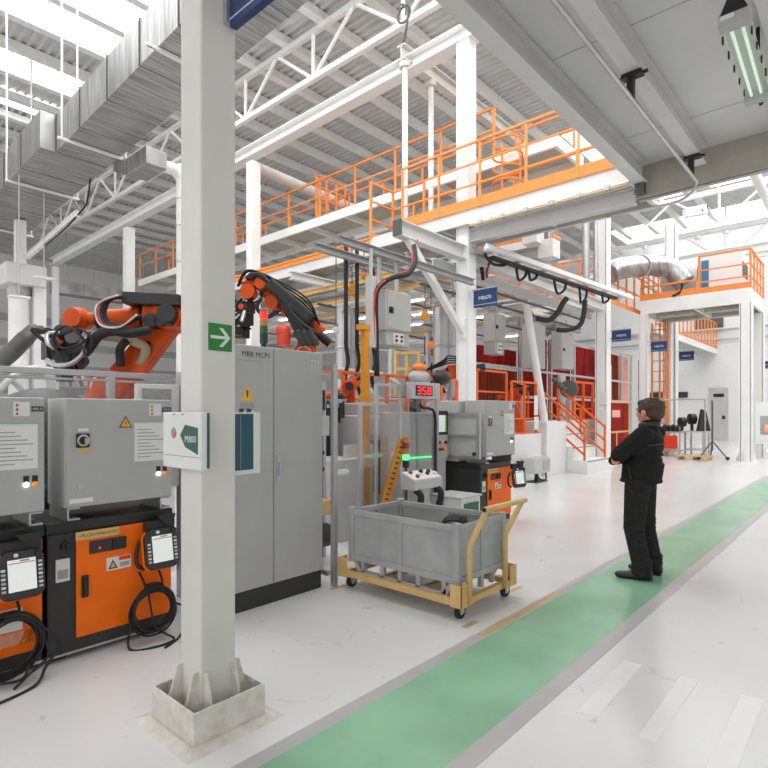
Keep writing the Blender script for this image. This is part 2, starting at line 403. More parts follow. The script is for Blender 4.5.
# lattice girders of the roof: each one thing with its chords, posts and diagonals
def truss(y0, y1, x, zb, zt, n, label, r=0.07, axis='y', rd=0.05):
    P = (lambda t, z: V((x, t, z))) if axis == 'y' else (lambda t, z: V((t, x, z)))
    t = thing('roof_truss', label, 'truss', P((y0 + y1) / 2, zb), kind='thing')
    b = B(); b.bar(P(y0, zb), P(y1, zb), r * 2); b.build('bottom_chord', 'white_steel', t)
    b = B(); b.bar(P(y0, zt), P(y1, zt), r * 2); b.build('top_chord', 'white_steel', t)
    st = (y1 - y0) / n
    for i in range(n):
        a = y0 + i * st
        if i % 2 == 0: B().cyl(P(a, zb), P(a, zt), rd, n=8).build('post', 'white_steel', t)
        if i % 2 == 0:
            B().cyl(P(a, zb), P(a + st, zt), rd, n=8).build('diagonal', 'white_steel', t)
        else:
            B().cyl(P(a, zt), P(a + st, zb), rd, n=8).build('diagonal', 'white_steel', t)
        if i % 4 == 2 and zt < 12: B().cyl(P(a, zt), P(a, ROOF - 0.002), rd, n=8).build('hanger', 'white_steel', t)
    return t
truss(5.2, 34.0, 10.1, 10.82, 12.1, 18, 'white lattice girder high over the long crane beam')
truss(13.0, 43.0, 2.6, 9.6, 11.2, 16, 'white lattice girder seen below the big square duct', 0.09)
truss(-6.0, 9.0, 28.0, 9.9, 11.4, 8, 'white lattice girder over the platform with the white machine', 0.1)
truss(-6.0, 14.0, 33.5, 9.6, 11.3, 10, 'white lattice girder near the bright end wall', 0.1)
for x, y0, y1, z, s, lab in ((20.2, -6, 20, 10.6, 0.3, 'white roof beam just beyond the second column'), (30.0, -8, 16, 9.1, 0.4, 'grey roof beam behind the white camera housing')):
    girder((x, y0, z), (x, y1, z), s, s, lab, m='purlin_paint')
for x0, x1, y, z, lab in ((11, 36, 3.5, 10.9, 'white tie beam under the bright roof lights'), (10.2, 30, 14.5, 9.3, 'cream tube beam below the corrugated roof behind the upper walkway')):
    b = B(); b.cyl((x0, y, z), (x1, y, z - 0.5), 0.17, n=14); b.one('tube_beam', 'white_paint' if y < 14 else 'cream_paint', lab, 'beam', kind='thing')
# hoist cross beam with two hanger rods
ch = thing('hoist_beam', 'short white cross beam with chain hooks over the two hanger rods', 'beam', onx(402, 55, 9.6), kind='thing')
p0 = onx(401, 52, 9.6); zz = p0.z; q0 = V((15.5, p0.y, zz))
b = B(); b.ibeam(p0 - UY * 0, q0, 0.22, 0.34, 0.03); b.build('beam', 'cream_paint', ch)
b = B(); b.tube(spline([p0 + V((0.1, 0, 0.25)), p0 + V((0.0, -0.2, 0.8)), p0 + V((0.15, 0.1, 1.2))]), 0.03); b.ring(p0 + V((0.1, 0, 0.9)), UX, 0.18, 0.025); b.build('hook', 'dark_steel', ch)
for i, (px, lab) in enumerate(((405, 'white hanger rod at the end of the hoist beam, nearer the walkway corner'), (431, 'white hanger rod under the hoist beam, nearer the tall column'))):
    p = ony(px, 150, p0.y)
    t = thing('hanger_rod', lab, 'rod', (p.x, p.y, 5.9), group='hanger rods of the walkway', kind='thing')
    B().cyl((p.x, p.y, 5.9), (p.x, p.y, zz - 0.2), 0.065).build('rod', 'white_steel', t)
    B().cyl((p.x, p.y, zz - 0.3), (p.x, p.y, zz - 0.17), 0.13).build('flange', 'cream_paint', t)

# ------------------------------------------------------------------ overhead platform by the camera
pl = thing('overhead_platform', 'grey platform deck overhead with joists and a strip light below', 'platform', (4, 0, 5.4), kind='thing')
b = B(); b.box((-4, -5, 5.80), (9.9, 3.02, 5.92)); b.use(1)
for x in (1.2, 3.7, 6.2, 8.7): b.box((x, -5, 5.797), (x + 0.012, 2.95, 5.80))
b.build('deck_plate', ['deck_white', 'print_grey'], pl)
b = B(); b.ibeam((-4, 2.97, 5.63), (9.8, 2.97, 5.63), 0.2, 0.32, 0.025); b.build('edge_beam', 'deck_white', pl)
b = B(); b.box((9.86, -5, 5.25), (9.9, 3.05, 5.85)); b.box((9.84, -5, 5.25), (10.02, 3.05, 5.29)); b.build('end_beam', 'deck_edge', pl)
for y in (2.08, 0.78, -0.6):
    b = B(); b.ibeam((-4, y, 5.64), (9.7, y, 5.64), 0.18, 0.3, 0.025); b.build('joist', 'deck_white', pl)
B().box((9.7, 2.9, 5.3), (9.8, 3.05, 5.5)).build('splice_plate', 'dark_steel', pl)
for x in (6.5, 9.2):
    b = B(); b.box((x, 1.97, 5.44), (x + 0.12, 2.19, 5.485)); b.cyl((x + 0.06, 1.97, 5.46), (x + 0.06, 1.92, 5.46), 0.02); b.cyl((x + 0.06, 2.19, 5.46), (x + 0.06, 2.24, 5.46), 0.02)
    b.box((x + 0.02, 2.065, 5.22), (x + 0.1, 2.135, 5.44)); b.one('conduit_clamp', 'black', 'black clamp on the platform joist holding the conduit, %s' % ('over the open edge' if x < 8 else 'by the end beam'), 'clamp', 'joist clamps')
b = B(); b.cyl((-3, 2.1, 5.22), (9.6, 2.1, 5.22), 0.026); b.tube(spline([(9.6, 2.1, 5.22), (9.78, 2.2, 5.14), (9.9, 2.45, 5.08), (9.95, 2.9, 5.1), (9.98, 3.6, 5.12)]), 0.02)
b.one('conduit', 'steel', 'thin grey conduit and cable below the platform joist', 'conduit')
# strip light
lp, lq = V((5.55, 0.93, 5.05)), V((7.15, 0.97, 5.05))
lt = thing('strip_light', 'grey sealed strip light hanging below the overhead platform', 'lamp', (6.3, 0.95, 4.98))
b = B(); b.sweep([(-0.11, 0.0), (0.11, 0.0), (0.075, 0.1), (-0.075, 0.1)], lp, lq); b.build('housing', 'wall_white', lt)
b = B(); b.sweep([(-0.085, -0.07), (0.085, -0.07), (0.105, 0.0), (-0.105, 0.0)], lp + UX * 0.09, lq - UX * 0.09); b.build('cover', 'lamp_cover', lt)
for dy in (-0.04, 0.045): B().cyl(lp + V((0.14, dy, -0.025)), lq + V((-0.14, dy, -0.025)), 0.014).build('tube', 'tube_glow', lt)
for p, q in ((lp, lp + UX * 0.1), (lq - UX * 0.1, lq)):
    b = B(); b.sweep([(-0.12, -0.07), (0.12, -0.07), (0.12, 0.06), (-0.12, 0.06)], p, q); b.build('end_cap', 'cabinet_grey', lt, 0.01)
for i in range(5):
    x = lp.x + 0.25 + i * 0.27
    for s in (-1, 1): B().box((x, 0.95 + s * 0.105, 4.99), (x + 0.025, 0.95 + s * 0.118, 5.06)).build('clip', 'black', lt)
b = B(); b.prism([(-0.1, 0), (0.1, 0), (0.03, 0.16), (-0.03, 0.16)], lp + V((-0.02, 0, 0.04)), UY, UZ, (0.03, 0, 0)); b.cyl(lp + V((0, 0, 0.15)), lp + V((0, 0, 0.72)), 0.02); b.build('hanger', 'black', lt)
b = B(); b.cyl(lq + V((-0.05, 0, 0.05)), lq + V((-0.05, 0, 0.72)), 0.02); b.build('hanger', 'black', lt)
b = B(); b.tube(spline([lq, lq + V((0.14, 0, -0.02)), lq + V((0.17, -0.02, 0.08)), lq + V((0.10, 0.0, 0.3)), lq + V((0.1, 0, 0.5))]), 0.016); b.build('cable', 'black_rubber', lt)
# ================================================================== WALKWAYS AND RAILINGS
def railing(label, pts, h, levels, spacing, kick=0.15, m='rail_orange', r=0.025, group=None, name='guard_railing', tall=()):
    """posts, rails and kick plate along a polyline; every post is a part of its own"""
    pts = [V(p) for p in pts]
    t = thing(name, label, 'railing', pts[0], group=group)
    done = []
    for a, b_ in zip(pts[:-1], pts[1:]):
        n = max(1, int(round((b_ - a).length / spacing)))
        for i in range(n + 1):
            p = a.lerp(b_, i / n)
            if any((p - q).length < 0.05 for q in done): continue
            done.append(p); B().bar(p, p + UZ * h, r * 2).build('post', m, t)
    for k, lv in enumerate(levels):
        b = B()
        for a, b_ in zip(pts[:-1], pts[1:]): b.bar(a + UZ * h * lv, b_ + UZ * h * lv, r * (2 if lv == 1 else 1.5))
        b.build('top_rail' if lv == 1 else 'rail', m, t)
    if kick:
        b = B()
        for a, b_ in zip(pts[:-1], pts[1:]): b.bar(a + UZ * kick / 2, b_ + UZ * kick / 2, 0.02, kick)
        b.build('kick_plate', m, t)
    return t
def deck(label, a, b_, m='deck_white', fascia=0.22, ribs=(), cat='walkway'):
    t = thing('walkway_deck', label, cat, ((a[0] + b_[0]) / 2, (a[1] + b_[1]) / 2, a[2]), kind='thing')
    B().box((a[0] + 0.01, a[1] + 0.01, b_[2] - 0.05), (b_[0] - 0.01, b_[1] - 0.01, b_[2] - 0.004)).build('floor_plate', 'deck_edge', t)
    for n, (p, q) in enumerate((((a[0], a[1], a[2]), (a[0] + 0.08, b_[1], b_[2])), ((b_[0] - 0.08, a[1], a[2]), (b_[0], b_[1], b_[2])), ((a[0] + 0.08, a[1], a[2]), (b_[0] - 0.08, a[1] + 0.08, b_[2])), ((a[0] + 0.08, b_[1] - 0.08, a[2]), (b_[0] - 0.08, b_[1], b_[2])))):
        B().box(p, q).build('edge_beam', m, t)
    L = b_[1] - a[1]; along_y = L > b_[0] - a[0]
    n = int((L if along_y else b_[0] - a[0]) / 1.5)
    for i in range(1, n):
        if along_y:
            y = a[1] + L * i / n; B().box((a[0] + 0.085, y - 0.04, a[2] + 0.03), (b_[0] - 0.085, y + 0.04, b_[2] - 0.055)).build('cross_member', m, t)
        else:
            x = a[0] + (b_[0] - a[0]) * i / n; B().box((x - 0.04, a[1] + 0.085, a[2] + 0.03), (x + 0.04, b_[1] - 0.085, b_[2] - 0.055)).build('cross_member', m, t)
    return t
deck('lower walkway deck with pale fascia meeting the overhead platform', (9.62, 3.1, 5.52), (11.2, 9.0, 5.80))
deck('continuation of the lower walkway running away above the tall grey cabinet', (9.9, 9.02, 5.5), (11.2, 24.0, 5.76))
deck('upper walkway deck running under the corrugated roof', (11.0, 5.0, 7.2), (12.4, 24.2, 7.45), m='white_steel')
railing('orange railing with kick plate along the lower walkway beside the overhead platform', [(9.6, 2.95, 5.8), (9.6, 8.0, 5.8)], 1.32, (1, 0.68, 0.36), 1.07, 0.2, r=0.02)
railing('orange railing at the back edge of the lower walkway behind the column', [(11.15, 3.2, 5.8), (11.15, 8.9, 5.8)], 1.2, (1, 0.55), 1.3, 0.12)
railing('short orange railing return at the walkway bend', [(10.4, 8.0, 5.8), (10.4, 8.97, 5.8), (9.6, 8.97, 5.8)], 1.3, (1, 0.66, 0.33), 0.9, 0.12)
railing('low orange railing along the far run of the lower walkway', [(9.88, 9.05, 5.76), (9.88, 23.5, 5.76)], 0.14, (1,), 1.6, 0.1)
railing('long orange railing of the upper walkway on the near edge', [(11.03, 6.5, 7.45), (11.03, 24.1, 7.45)], 1.1, (1, 0.55), 1.5, 0, r=0.024)
railing('long orange railing of the upper walkway on the far edge', [(12.35, 5.2, 7.45), (12.35, 24.1, 7.45)], 1.1, (1, 0.6), 1.5, 0.1, r=0.024)
railing('orange caged gate frame on the upper walkway', [(11.1, 12.6, 7.45), (12.3, 12.6, 7.45), (12.3, 13.4, 7.45)], 1.35, (1, 0.75, 0.5, 0.25), 0.4, 0.1)
# caged ladder behind the column top
cl = thing('caged_ladder', 'orange caged ladder behind the top of the braced column', 'ladder', (10.9, 6.0, 5.8))
for dy in (-0.22, 0.22): B().cyl((10.9, 6.0 + dy, 5.8), (10.9, 6.0 + dy, 7.6), 0.025, n=8).build('stile', 'rail_orange', cl)
for i in range(6): B().cyl((10.9, 5.78, 6.0 + i * 0.28), (10.9, 6.22, 6.0 + i * 0.28), 0.015, n=6).build('rung', 'rail_orange', cl)
for i in range(4): B().ring((10.75, 6.0, 6.6 + i * 0.3), UZ, 0.32, 0.02, 20, 6).build('hoop', 'rail_orange', cl)
# cable tray clipped below the lower walkway
ct = thing('cable_tray', 'white cable tray with clips below the orange kick plate', 'cable tray', (9.6, 4.8, 5.4))
B().box((9.55, 3.1, 5.47), (9.85, 6.2, 5.5)).build('tray', 'white_steel', ct)
for i in range(6): B().box((9.52, 3.4 + i * 0.5, 5.42), (9.6, 3.5 + i * 0.5, 5.5)).build('clip', 'steel', ct)
B().cyl((9.56, 3.1, 5.44), (9.56, 6.2, 5.44), 0.018, n=8).build('conduit', 'wood', ct)

# ------------------------------------------------------------------ services below the walkways
def pipe(p, q, r, m, label, name='service_pipe', cat='pipe'):
    b = B(); b.cyl(p, q, r, n=12); return b.one(name, m, label, cat)
for i, (x, y0, y1, z, r, m, lab) in enumerate((
        (10.3, 7.2, 22, 5.15, 0.08, 'steel', 'grey pipe hung under the far walkway run, nearest its edge'),
        (10.8, 7.2, 24, 5.05, 0.10, 'aluminium', 'bright silver pipe under the far walkway run'),
        (12.0, 7.0, 22, 4.75, 0.12, 'white_steel', 'white pipe under the service ceiling over the cell'),
        (13.6, 7.0, 24, 4.7, 0.07, 'steel', 'thin grey pipe under the service ceiling'),
        (15.2, 7.0, 24, 4.9, 0.12, 'aluminium', 'silver pipe deep under the service ceiling'))):
    pipe((x, y0, z), (x, y1, z), r, m, lab)
for i, (y, x0, x1, z, w, m, lab) in enumerate((
        (7.4, 9.0, 19, 4.95, 0.12, 'deck_edge', 'grey carrier rail above the hanging grey cabinets'),
        (8.6, 8.6, 21, 4.8, 0.14, 'deck_edge', 'grey carrier rail one bay behind the hanging cabinets'),
        (10.2, 8.2, 22, 4.85, 0.16, 'deck_white', 'pale carrier rail in the middle of the service ceiling'),
        (12.4, 8.4, 24, 4.8, 0.16, 'deck_edge', 'grey carrier rail deep in the service ceiling'),
        (15.5, 8.4, 26, 4.9, 0.2, 'deck_white', 'pale carrier rail at the far side of the service ceiling'),
        (19.0, 9.0, 30, 5.0, 0.25, 'deck_white', 'white carrier beam beyond the service ceiling'))):
    girder((x0, y, z), (x1, y, z), w, w * 1.2, lab, 'rail', m, 'carrier_rail')
for i, (x, y0, y1, z, lab) in enumerate(((9.3, 7.6, 11.5, 4.72, 'tan painted crane rail over the gate'), (11.2, 8.5, 14, 4.55, 'tan painted crane rail over the yellow post'))):
    girder((x, y0, z), (x, y1, z), 0.1, 0.12, lab, 'rail', 'trolley_tan', 'crane_rail')
# strip lamps of the cell
for i, (x, y) in enumerate(((11.0, 9.2), (12.6, 9.4), (14.2, 9.3), (12.0, 11.4), (14.0, 11.6), (16.2, 11.2), (13.2, 14.2), (16.0, 14.0), (18.5, 10.0), (10.6, 13.0))):
    t = thing('fluorescent_lamp', 'white strip lamp under the service ceiling, %s counted towards the far side' % ORD[i], 'lamp', (x, y, 4.5), group='strip lamps over the robot cell')
    B().box((x - 0.09, y - 0.75, 4.5), (x + 0.09, y + 0.75, 4.58)).build('housing', 'white_steel', t)
    B().box((x - 0.06, y - 0.7, 4.47), (x + 0.06, y + 0.7, 4.5)).build('diffuser', 'strip_lamp', t)
    B().cyl((x, y, 4.58), (x, y, 4.9), 0.012, n=6).build('hanger', 'steel', t)
# festoon rail with cable loops
fa, fb = onz(486, 247, 5.0), onz(632, 298, 5.0)
ft = thing('festoon_rail', 'white festoon track with looped black cables beyond the cross beam', 'cable track', (fa + fb) / 2)
dv = (fb - fa); dv.z = 0
side = V((-dv.y, dv.x, 0)).normalized() * 0.36
for k in (0, 1): 
    b = B(); b.bar(fa + side * k, fb + side * k, 0.1, 0.08); b.bar(fa + side * k + UZ * 0.06, fb + side * k + UZ * 0.06, 0.02, 0.05); b.build('track', 'aluminium' if k else 'white_steel', ft)
for i in range(7):
    p = fa + dv * (0.05 + i * 0.15); b = B(); b.bar(p, p + side, 0.05, 0.06); b.build('cross_tie', 'steel', ft)
b = B(); b.bar(fa + side * 0.5 - UZ * 0.09 + dv * 0.06, fb + side * 0.5 - UZ * 0.09 - dv * 0.1, 0.16, 0.05); b.build('cable_bundle', 'charcoal', ft)
for i, (f, w_, h_) in enumerate(((0.03, 0.9, 0.12), (0.19, 0.5, 0.30), (0.26, 0.45, 0.22), (0.42, 0.7, 0.34), (0.6, 0.5, 0.40), (0.78, 0.55, 0.22))):
    p = fa + dv * f + side * 0.5 - UZ * 0.06
    b = B(); b.tube(spline([p, p + V((0.12 * w_, 0, -0.65 * h_)), p + V((0.5 * w_, 0.05, -h_)), p + V((0.88 * w_, 0, -0.6 * h_)), p + V((w_, 0, 0.02))]), 0.032, 8); b.build('cable_loop', 'black_rubber', ft)
girder((fa.x - 0.6, fa.y + 0.9, 4.72), (fb.x, fa.y + 0.9, 4.72), 0.14, 0.2, 'second pale runway rail below the festoon track', 'rail', 'deck_white', 'carrier_rail')
# cable drums and balancers hanging over the cell
for i, (px, py, d, r, m, lab) in enumerate(((352, 290, 10.0, 0.11, 'amber_paint', 'amber spring balancer hanging beside the grey strut'), (364, 276, 10.2, 0.08, 'amber_paint', 'small amber balancer above the hanging cabinet strut'),
        (336, 330, 10.5, 0.085, 'paper', 'white faced balancer over the robot cell gate'), (453, 301, 12.5, 0.1, 'paper', 'white faced balancer left of the braced column'), (425, 316, 12, 0.13, 'amber_paint', 'amber balancer between hanging cabinet and brace'),
        (344, 316, 11, 0.06, 'trolley_tan', 'tan hook block hanging over the gate'), (431, 345, 12.6, 0.12, 'rail_orange', 'orange gripper block hanging low before the brace'))):
    r *= 0.72; p = atd(px, py, d); t = thing('spring_balancer', lab, 'balancer', p - UZ * r)
    f = V((-CA, -SA, 0))
    b = B(); b.cyl(p - f * 0.06, p + f * 0.06, r, n=20); b.cyl(p + f * 0.06, p + f * 0.075, r * 0.45, n=14); b.build('drum', m, t)
    b = B(); b.cyl(p + UZ * r, V((p.x, p.y, 4.8)), 0.01, n=6); b.ring(p + UZ * (r + 0.03), f, 0.035, 0.01, 14, 6); b.build('hook', 'dark_steel', t)
    b = B(); b.cyl(p - UZ * r, p - UZ * (r + 0.35), 0.006, n=5); b.build('cable', 'steel', t)

for y in (6.2, 6.75): girder((5.9, y, 4.32), (9.7, y, 4.32), 0.1, 0.12, '%s grey carrier rail ending at the braced column' % ('nearer' if y < 6.5 else 'farther'), 'rail', 'print_grey', 'carrier_rail')
for i, (y, x0, x1, z) in enumerate(((7.0, 10.2, 17.3, 4.59), (7.8, 10.0, 19, 4.59), (9.4, 10.0, 20, 4.59), (11.3, 10.0, 20, 4.59), (13.4, 10.0, 22, 4.59), (16.8, 10.0, 22, 4.59))):
    pipe((x0, y, z), (x1, y, z), 0.035, 'dark_steel', 'thin dark conduit under the service ceiling, %s from the braced column' % ORD[i])
for i, (x, y0, y1) in enumerate(((10.4, 7.0, 16), (11.6, 7.0, 20), (12.9, 7.0, 20), (14.6, 7.2, 22), (16.6, 9.2, 22), (18.8, 9.5, 24))):
    girder((x, y0, 4.68), (x, y1, 4.68), 0.09, 0.11, 'slim pale cross rail of the service ceiling, %s towards the end wall' % ORD[i], 'rail', 'deck_white' if i % 2 else 'trolley_tan', 'carrier_rail')
# grey control cabinets hanging from the service ceiling
def hung_cabinet(label, x0, x1, y, z0, z1, zt, dep=0.36, sub=0.0, strut=True):
    t = thing('hanging_cabinet', label, 'cabinet', ((x0 + x1) / 2, y + dep / 2, z0))
    zb = z0 + sub
    B().box((x0, y, zb), (x1, y + dep, z1)).build('body', 'cabinet_light', t, 0.01)
    d = B().box((x0 + 0.02, y - 0.02, zb + 0.02), (x1 - 0.02, y, z1 - 0.02)).build('door', 'cabinet_grey', t, 0.006)
    h = (z1 - zb); w = x1 - x0
    b = B(); b.cbox((x0 + w * 0.16, y - 0.03, zb + h * 0.5), (0.09, 0.02, 0.1)); b.cyl((x0 + w * 0.16, y - 0.03, zb + h * 0.5), (x0 + w * 0.16, y - 0.06, zb + h * 0.5), 0.03); b.build('switch', 'black', d)
    b = B(); b.prism([(-0.05, 0), (0.05, 0), (0, 0.09)], (x0 + w * 0.52, y - 0.021, zb + h * 0.8), UX, UZ, (0, -0.002, 0)); b.build('warning_sign', 'yellow_sign', d)
    if sub:
        s = B().box((x0 + 0.03, y + 0.02, z0), (x1 - 0.03, y + dep, zb)).build('operator_box', 'cabinet_grey', t, 0.006)
        B().box((x0 + w * 0.3, y + 0.0, z0 + 0.03), (x0 + w * 0.7, y + 0.02, zb - 0.03)).build('button_plate', 'paper', s)
        for i in range(2):
            for j in range(2): B().cyl((x0 + w * (0.4 + 0.2 * i), y, z0 + sub * (0.35 + 0.3 * j)), (x0 + w * (0.4 + 0.2 * i), y - 0.025, z0 + sub * (0.35 + 0.3 * j)), 0.022, n=10).build('button', ('black', 'lens_red')[(i + j) % 2], s)
    if strut:
        for xx in (x0 + 0.1, x1 - 0.1): B().bar((xx, y + dep * 0.6, z1), (xx, y + dep * 0.6, zt), 0.05).build('hanger', 'steel', t)
    return t
hung_cabinet('grey control cabinet hanging beside the grey strut, the biggest in view', 6.78, 7.43, 6.0, 2.77, 3.67, 4.25, sub=0.24, dep=0.4)
hung_cabinet('grey control cabinet hanging behind the small blue sign at the braced column', 13.6, 14.2, 8.0, 3.3, 4.45, 4.9, sub=0.36)
hung_cabinet('tall pale cabinet hanging behind the leaning white pipe', 16.25, 17.15, 8.2, 3.08, 4.5, 4.9)
hung_cabinet('tall pale cabinet hanging in front of the dark red curtain', 17.95, 18.95, 8.0, 3.15, 4.45, 4.9)
p = ony(372, 300, 6.1)
b = B(); b.box((p.x - 0.05, 6.05, 2.7), (p.x + 0.05, 6.2, 3.85)); b.box((p.x - 0.02, 6.1, 3.85), (p.x + 0.02, 6.15, 4.3)); b.one('support_strut', 'cabinet_light', 'grey vertical strut beside the biggest hanging cabinet', 'strut', bevel=0.005)
b = B(); b.tube(spline([atd(377, 376, 9.0), atd(376, 330, 9.0), atd(376, 295, 8.95), atd(383, 283, 9.0), atd(395, 277, 9.1), atd(408, 274, 9.3), atd(415, 262, 9.6), atd(414, 246, 9.9)]), 0.045); b.one('cable_harness', 'black_rubber', 'thick black cable harness running down past the biggest hanging cabinet', 'cable')
b = B(); b.tube(spline([atd(375, 350, 8.95), atd(374.5, 300, 8.9), atd(381, 284, 8.95), atd(396, 275, 9.1), atd(411, 268, 9.5), atd(413, 250, 9.8), atd(418, 240, 10)]), 0.012); b.one('cable_harness', 'robot_red', 'thin red hose beside the black cable harness', 'hose')
for i, (pts, r, m, lab) in enumerate((
        (((536, 318), (549, 320), (558, 312), (563, 303), (567, 298)), 0.07, 'black_rubber', 'thick black corrugated hose dropping to the pale hanging cabinets'),
        (((557, 330), (568, 330), (580, 325), (584, 312), (585, 300)), 0.06, 'black_rubber', 'black hose curving over the cabinet before the red curtain'),
        (((562, 329), (574, 328), (583, 318), (586, 302)), 0.03, 'copper_hose', 'copper coloured hose beside the black one by the red curtain'),
        (((487, 278), (487, 270), (490, 262), (494, 258)), 0.03, 'copper_hose', 'copper coloured hose above the small blue sign'),
        (((483, 280), (482, 270), (480, 260), (481, 254)), 0.04, 'black_rubber', 'black hose above the small blue sign'))):
    b = B(); b.tube(spline([atd(x, y, 14.0 if px_ < 3 else 12.2) for px_, (x, y) in [(i, q) for q in pts]]), r, 10); b.one('air_hose', m, lab, 'hose')
pipe((13.95, 7.25, 4.85), (14.6, 7.0, 1.42), 0.11, 'white_steel', 'white pipe leaning before the tall pale cabinet', 'leaning_pipe')
pipe((17.3, 7.7, 1.42), (17.3, 7.7, 2.9), 0.13, 'cabinet_light', 'grey round post under the cabinet before the red curtain', 'round_post', 'post')
b = B(); b.cyl((16.6, 8.62, 4.72), (18.3, 8.6, 4.72), 0.34, n=20); b.one('air_duct', 'galvanised', 'dark silver round duct above the red curtain by the column', 'duct')

# ------------------------------------------------------------------ blue bay signs
def bay_sign(label, x, y0, y1, z0, z1, txt, axis='x', arm=None):
    """board hung square to the aisle"""
    t = thing('bay_sign', label, 'sign', (x, (y0 + y1) / 2, z0))
    B().box((x - 0.015, y0, z0), (x + 0.015, y1, z1)).build('board', 'sign_blue', t)
    B().box((x - 0.018, y0, z0 + (z1 - z0) * 0.12), (x - 0.014, y1, z0 + (z1 - z0) * 0.15)).build('line', 'sky_line', t)
    text('lettering', txt, (z1 - z0) * 0.3, (x - 0.017, (y0 + y1) / 2, (z0 + z1) / 2), (0, -1, 0), UZ, 'paper', t, 0.001)
    B().box((x - 0.012, y0, z1), (x + 0.012, y1 + 0.15, z1 + 0.03)).build('arm', 'steel', t)
    return t
def sign_at(label, x, pl_, pr_, txt):
    a = onx(*pl_, x); b_ = onx(*pr_, x); bay_sign(label, x, b_.y, a.y, (a.z + b_.z) / 2 - 0, max(a.z, b_.z), txt)
def sign_px(label, x, px0, px1, pyt, pyb, txt):
    a = onx(px0, pyt, x); c = onx(px0, pyb, x); d = onx(px1, pyt, x); bay_sign(label, x, d.y, a.y, c.z, a.z, txt)
sign_px('small blue bay sign on the braced column', 9.9, 474, 497, 291, 308, 'MB670')
sign_px('blue bay sign on the column beside the red curtains', 17.8, 612, 631, 331, 342, 'MB870')
sign_px('blue bay sign on the orange ladder beside the platform leg', 22.0, 651, 667, 342, 352, 'MB570')
sign_px('blue bay sign on the column beyond the orange ladder', 25.4, 679, 694, 352, 361, 'MB470')
sign_px('blue bay sign at the edge of the photograph by the end wall', 27.0, 756, 772, 362, 369, 'MB270')
# ================================================================== NEAR COLUMN
nc = thing('steel_column', 'big cream column in front with bolted base box and green arrow sign', 'column', (1.617, 2.712, 0), kind='thing', group='hall columns')
B().box((1.51, 2.61, 0.02), (1.72, 2.82, 5.79)).build('shaft', 'white_paint', nc, 0.012)
b = B()
for p, q in (((1.405, 2.495, 0.005), (1.83, 2.507, 0.18)), ((1.405, 2.918, 0.005), (1.83, 2.93, 0.18)), ((1.405, 2.507, 0.005), (1.417, 2.918, 0.18)), ((1.818, 2.507, 0.005), (1.83, 2.918, 0.18))): b.box(p, q)
b.box((1.417, 2.507, 0.01), (1.818, 2.918, 0.09)); b.build('base_box', 'dirty_white', nc, 0.003)
b = B(); b.add([(1.33, 2.42, 0), (1.905, 2.42, 0), (1.905, 3.005, 0), (1.33, 3.005, 0), (1.39, 2.48, 0.022), (1.845, 2.48, 0.022), (1.845, 2.945, 0.022), (1.39, 2.945, 0.022)],
               [(0, 1, 5, 4), (1, 2, 6, 5), (2, 3, 7, 6), (3, 0, 4, 7), (4, 5, 6, 7)]); b.build('grout_pad', 'dirty_white', nc)
for x, y in ((1.455, 2.545), (1.78, 2.545), (1.455, 2.88), (1.78, 2.88)):
    b = B(); b.cyl((x, y, 0.08), (x, y, 0.20), 0.013, n=10); b.use(1); b.cyl((x, y, 0.1), (x, y, 0.125), 0.024, n=6, smooth=False); b.build('anchor_bolt', ['steel', 'dirty_white'], nc)
def gus(x, y, dx, dy):
    b = B(); b.prism([(0, 0), (0.092, 0), (0.03, 0.22), (0, 0.22)], (x, y, 0.09), (dx, dy, 0), UZ, (0.012 * abs(dy), 0.012 * abs(dx), 0)); b.build('gusset', 'dirty_white', nc)
for k in (1.525, 1.69): gus(k, 2.61, 0, -1); gus(k, 2.82, 0, 1)
for k in (2.625, 2.79): gus(1.51, k, -1, 0); gus(1.72, k, 1, 0)
a = thing('arrow_sign', 'green escape sign with white arrow on the big cream column', 'sign', (1.62, 2.605, 1.98))
B().box((1.551, 2.604, 1.978), (1.691, 2.609, 2.122)).build('panel', 'sign_green', a)
B().box((1.548, 2.6065, 1.975), (1.694, 2.6095, 2.125)).build('border', 'paper', a)
b = B(); b.box((1.563, 2.6025, 2.042), (1.672, 2.604, 2.058))
b.prism([(0.0, 0.0), (0.022, 0.0), (0.068, 0.05), (0.022, 0.1), (0.0, 0.1), (0.046, 0.05)], (1.613, 2.604, 2.0), UX, UZ, (0, -0.0015, 0)); b.build('arrow', 'paper', a)
# brochure boxes
bx = thing('brochure_box', 'white brochure box with green M800 pentagon on the column', 'brochure box', (1.48, 2.75, 1.355))
B().box((1.455, 2.51, 1.36), (1.49, 2.905, 1.655)).build('panel', 'paper', bx, 0.008)
B().box((1.4905, 2.52, 1.37), (1.508, 2.6, 1.65)).build('side_sleeve', 'teal', bx)
B().box((1.4535, 2.515, 1.425), (1.4555, 2.90, 1.428)).build('fold_line', 'print_grey', bx)
b = B(); b.prism([(0.0, 0.03), (0.05, 0.085), (0.175, 0.07), (0.175, -0.065), (0.05, -0.03)], (1.455, 2.715, 1.505), (0, -1, 0), UZ, (-0.0015, 0, 0)); b.build('pentagon', 'brochure_green', bx)
text('lettering', 'M800', 0.05, (1.452, 2.61, 1.515), (0, -1, 0), UZ, 'paper', bx)
b = B(); b.ell((1.4545, 2.785, 1.545), (0.0015, 0.03, 0.03), 12, 6); b.use(1, True); b.ell((1.4535, 2.775, 1.535), (0.0015, 0.014, 0.018), 10, 6); b.use(2, True); b.ell((1.4535, 2.797, 1.553), (0.0015, 0.012, 0.012), 10, 6); b.build('emblem', ['print_grey', 'robot_red', 'screen_bar'], bx)
for y in (2.68, 2.77): B().box((1.4535, y, 1.64), (1.456, y + 0.02, 1.645)).build('slot', 'black', bx)
tx = thing('brochure_holder', 'teal and white brochure holder on the far side of the column', 'brochure holder', (1.85, 2.72, 1.31))
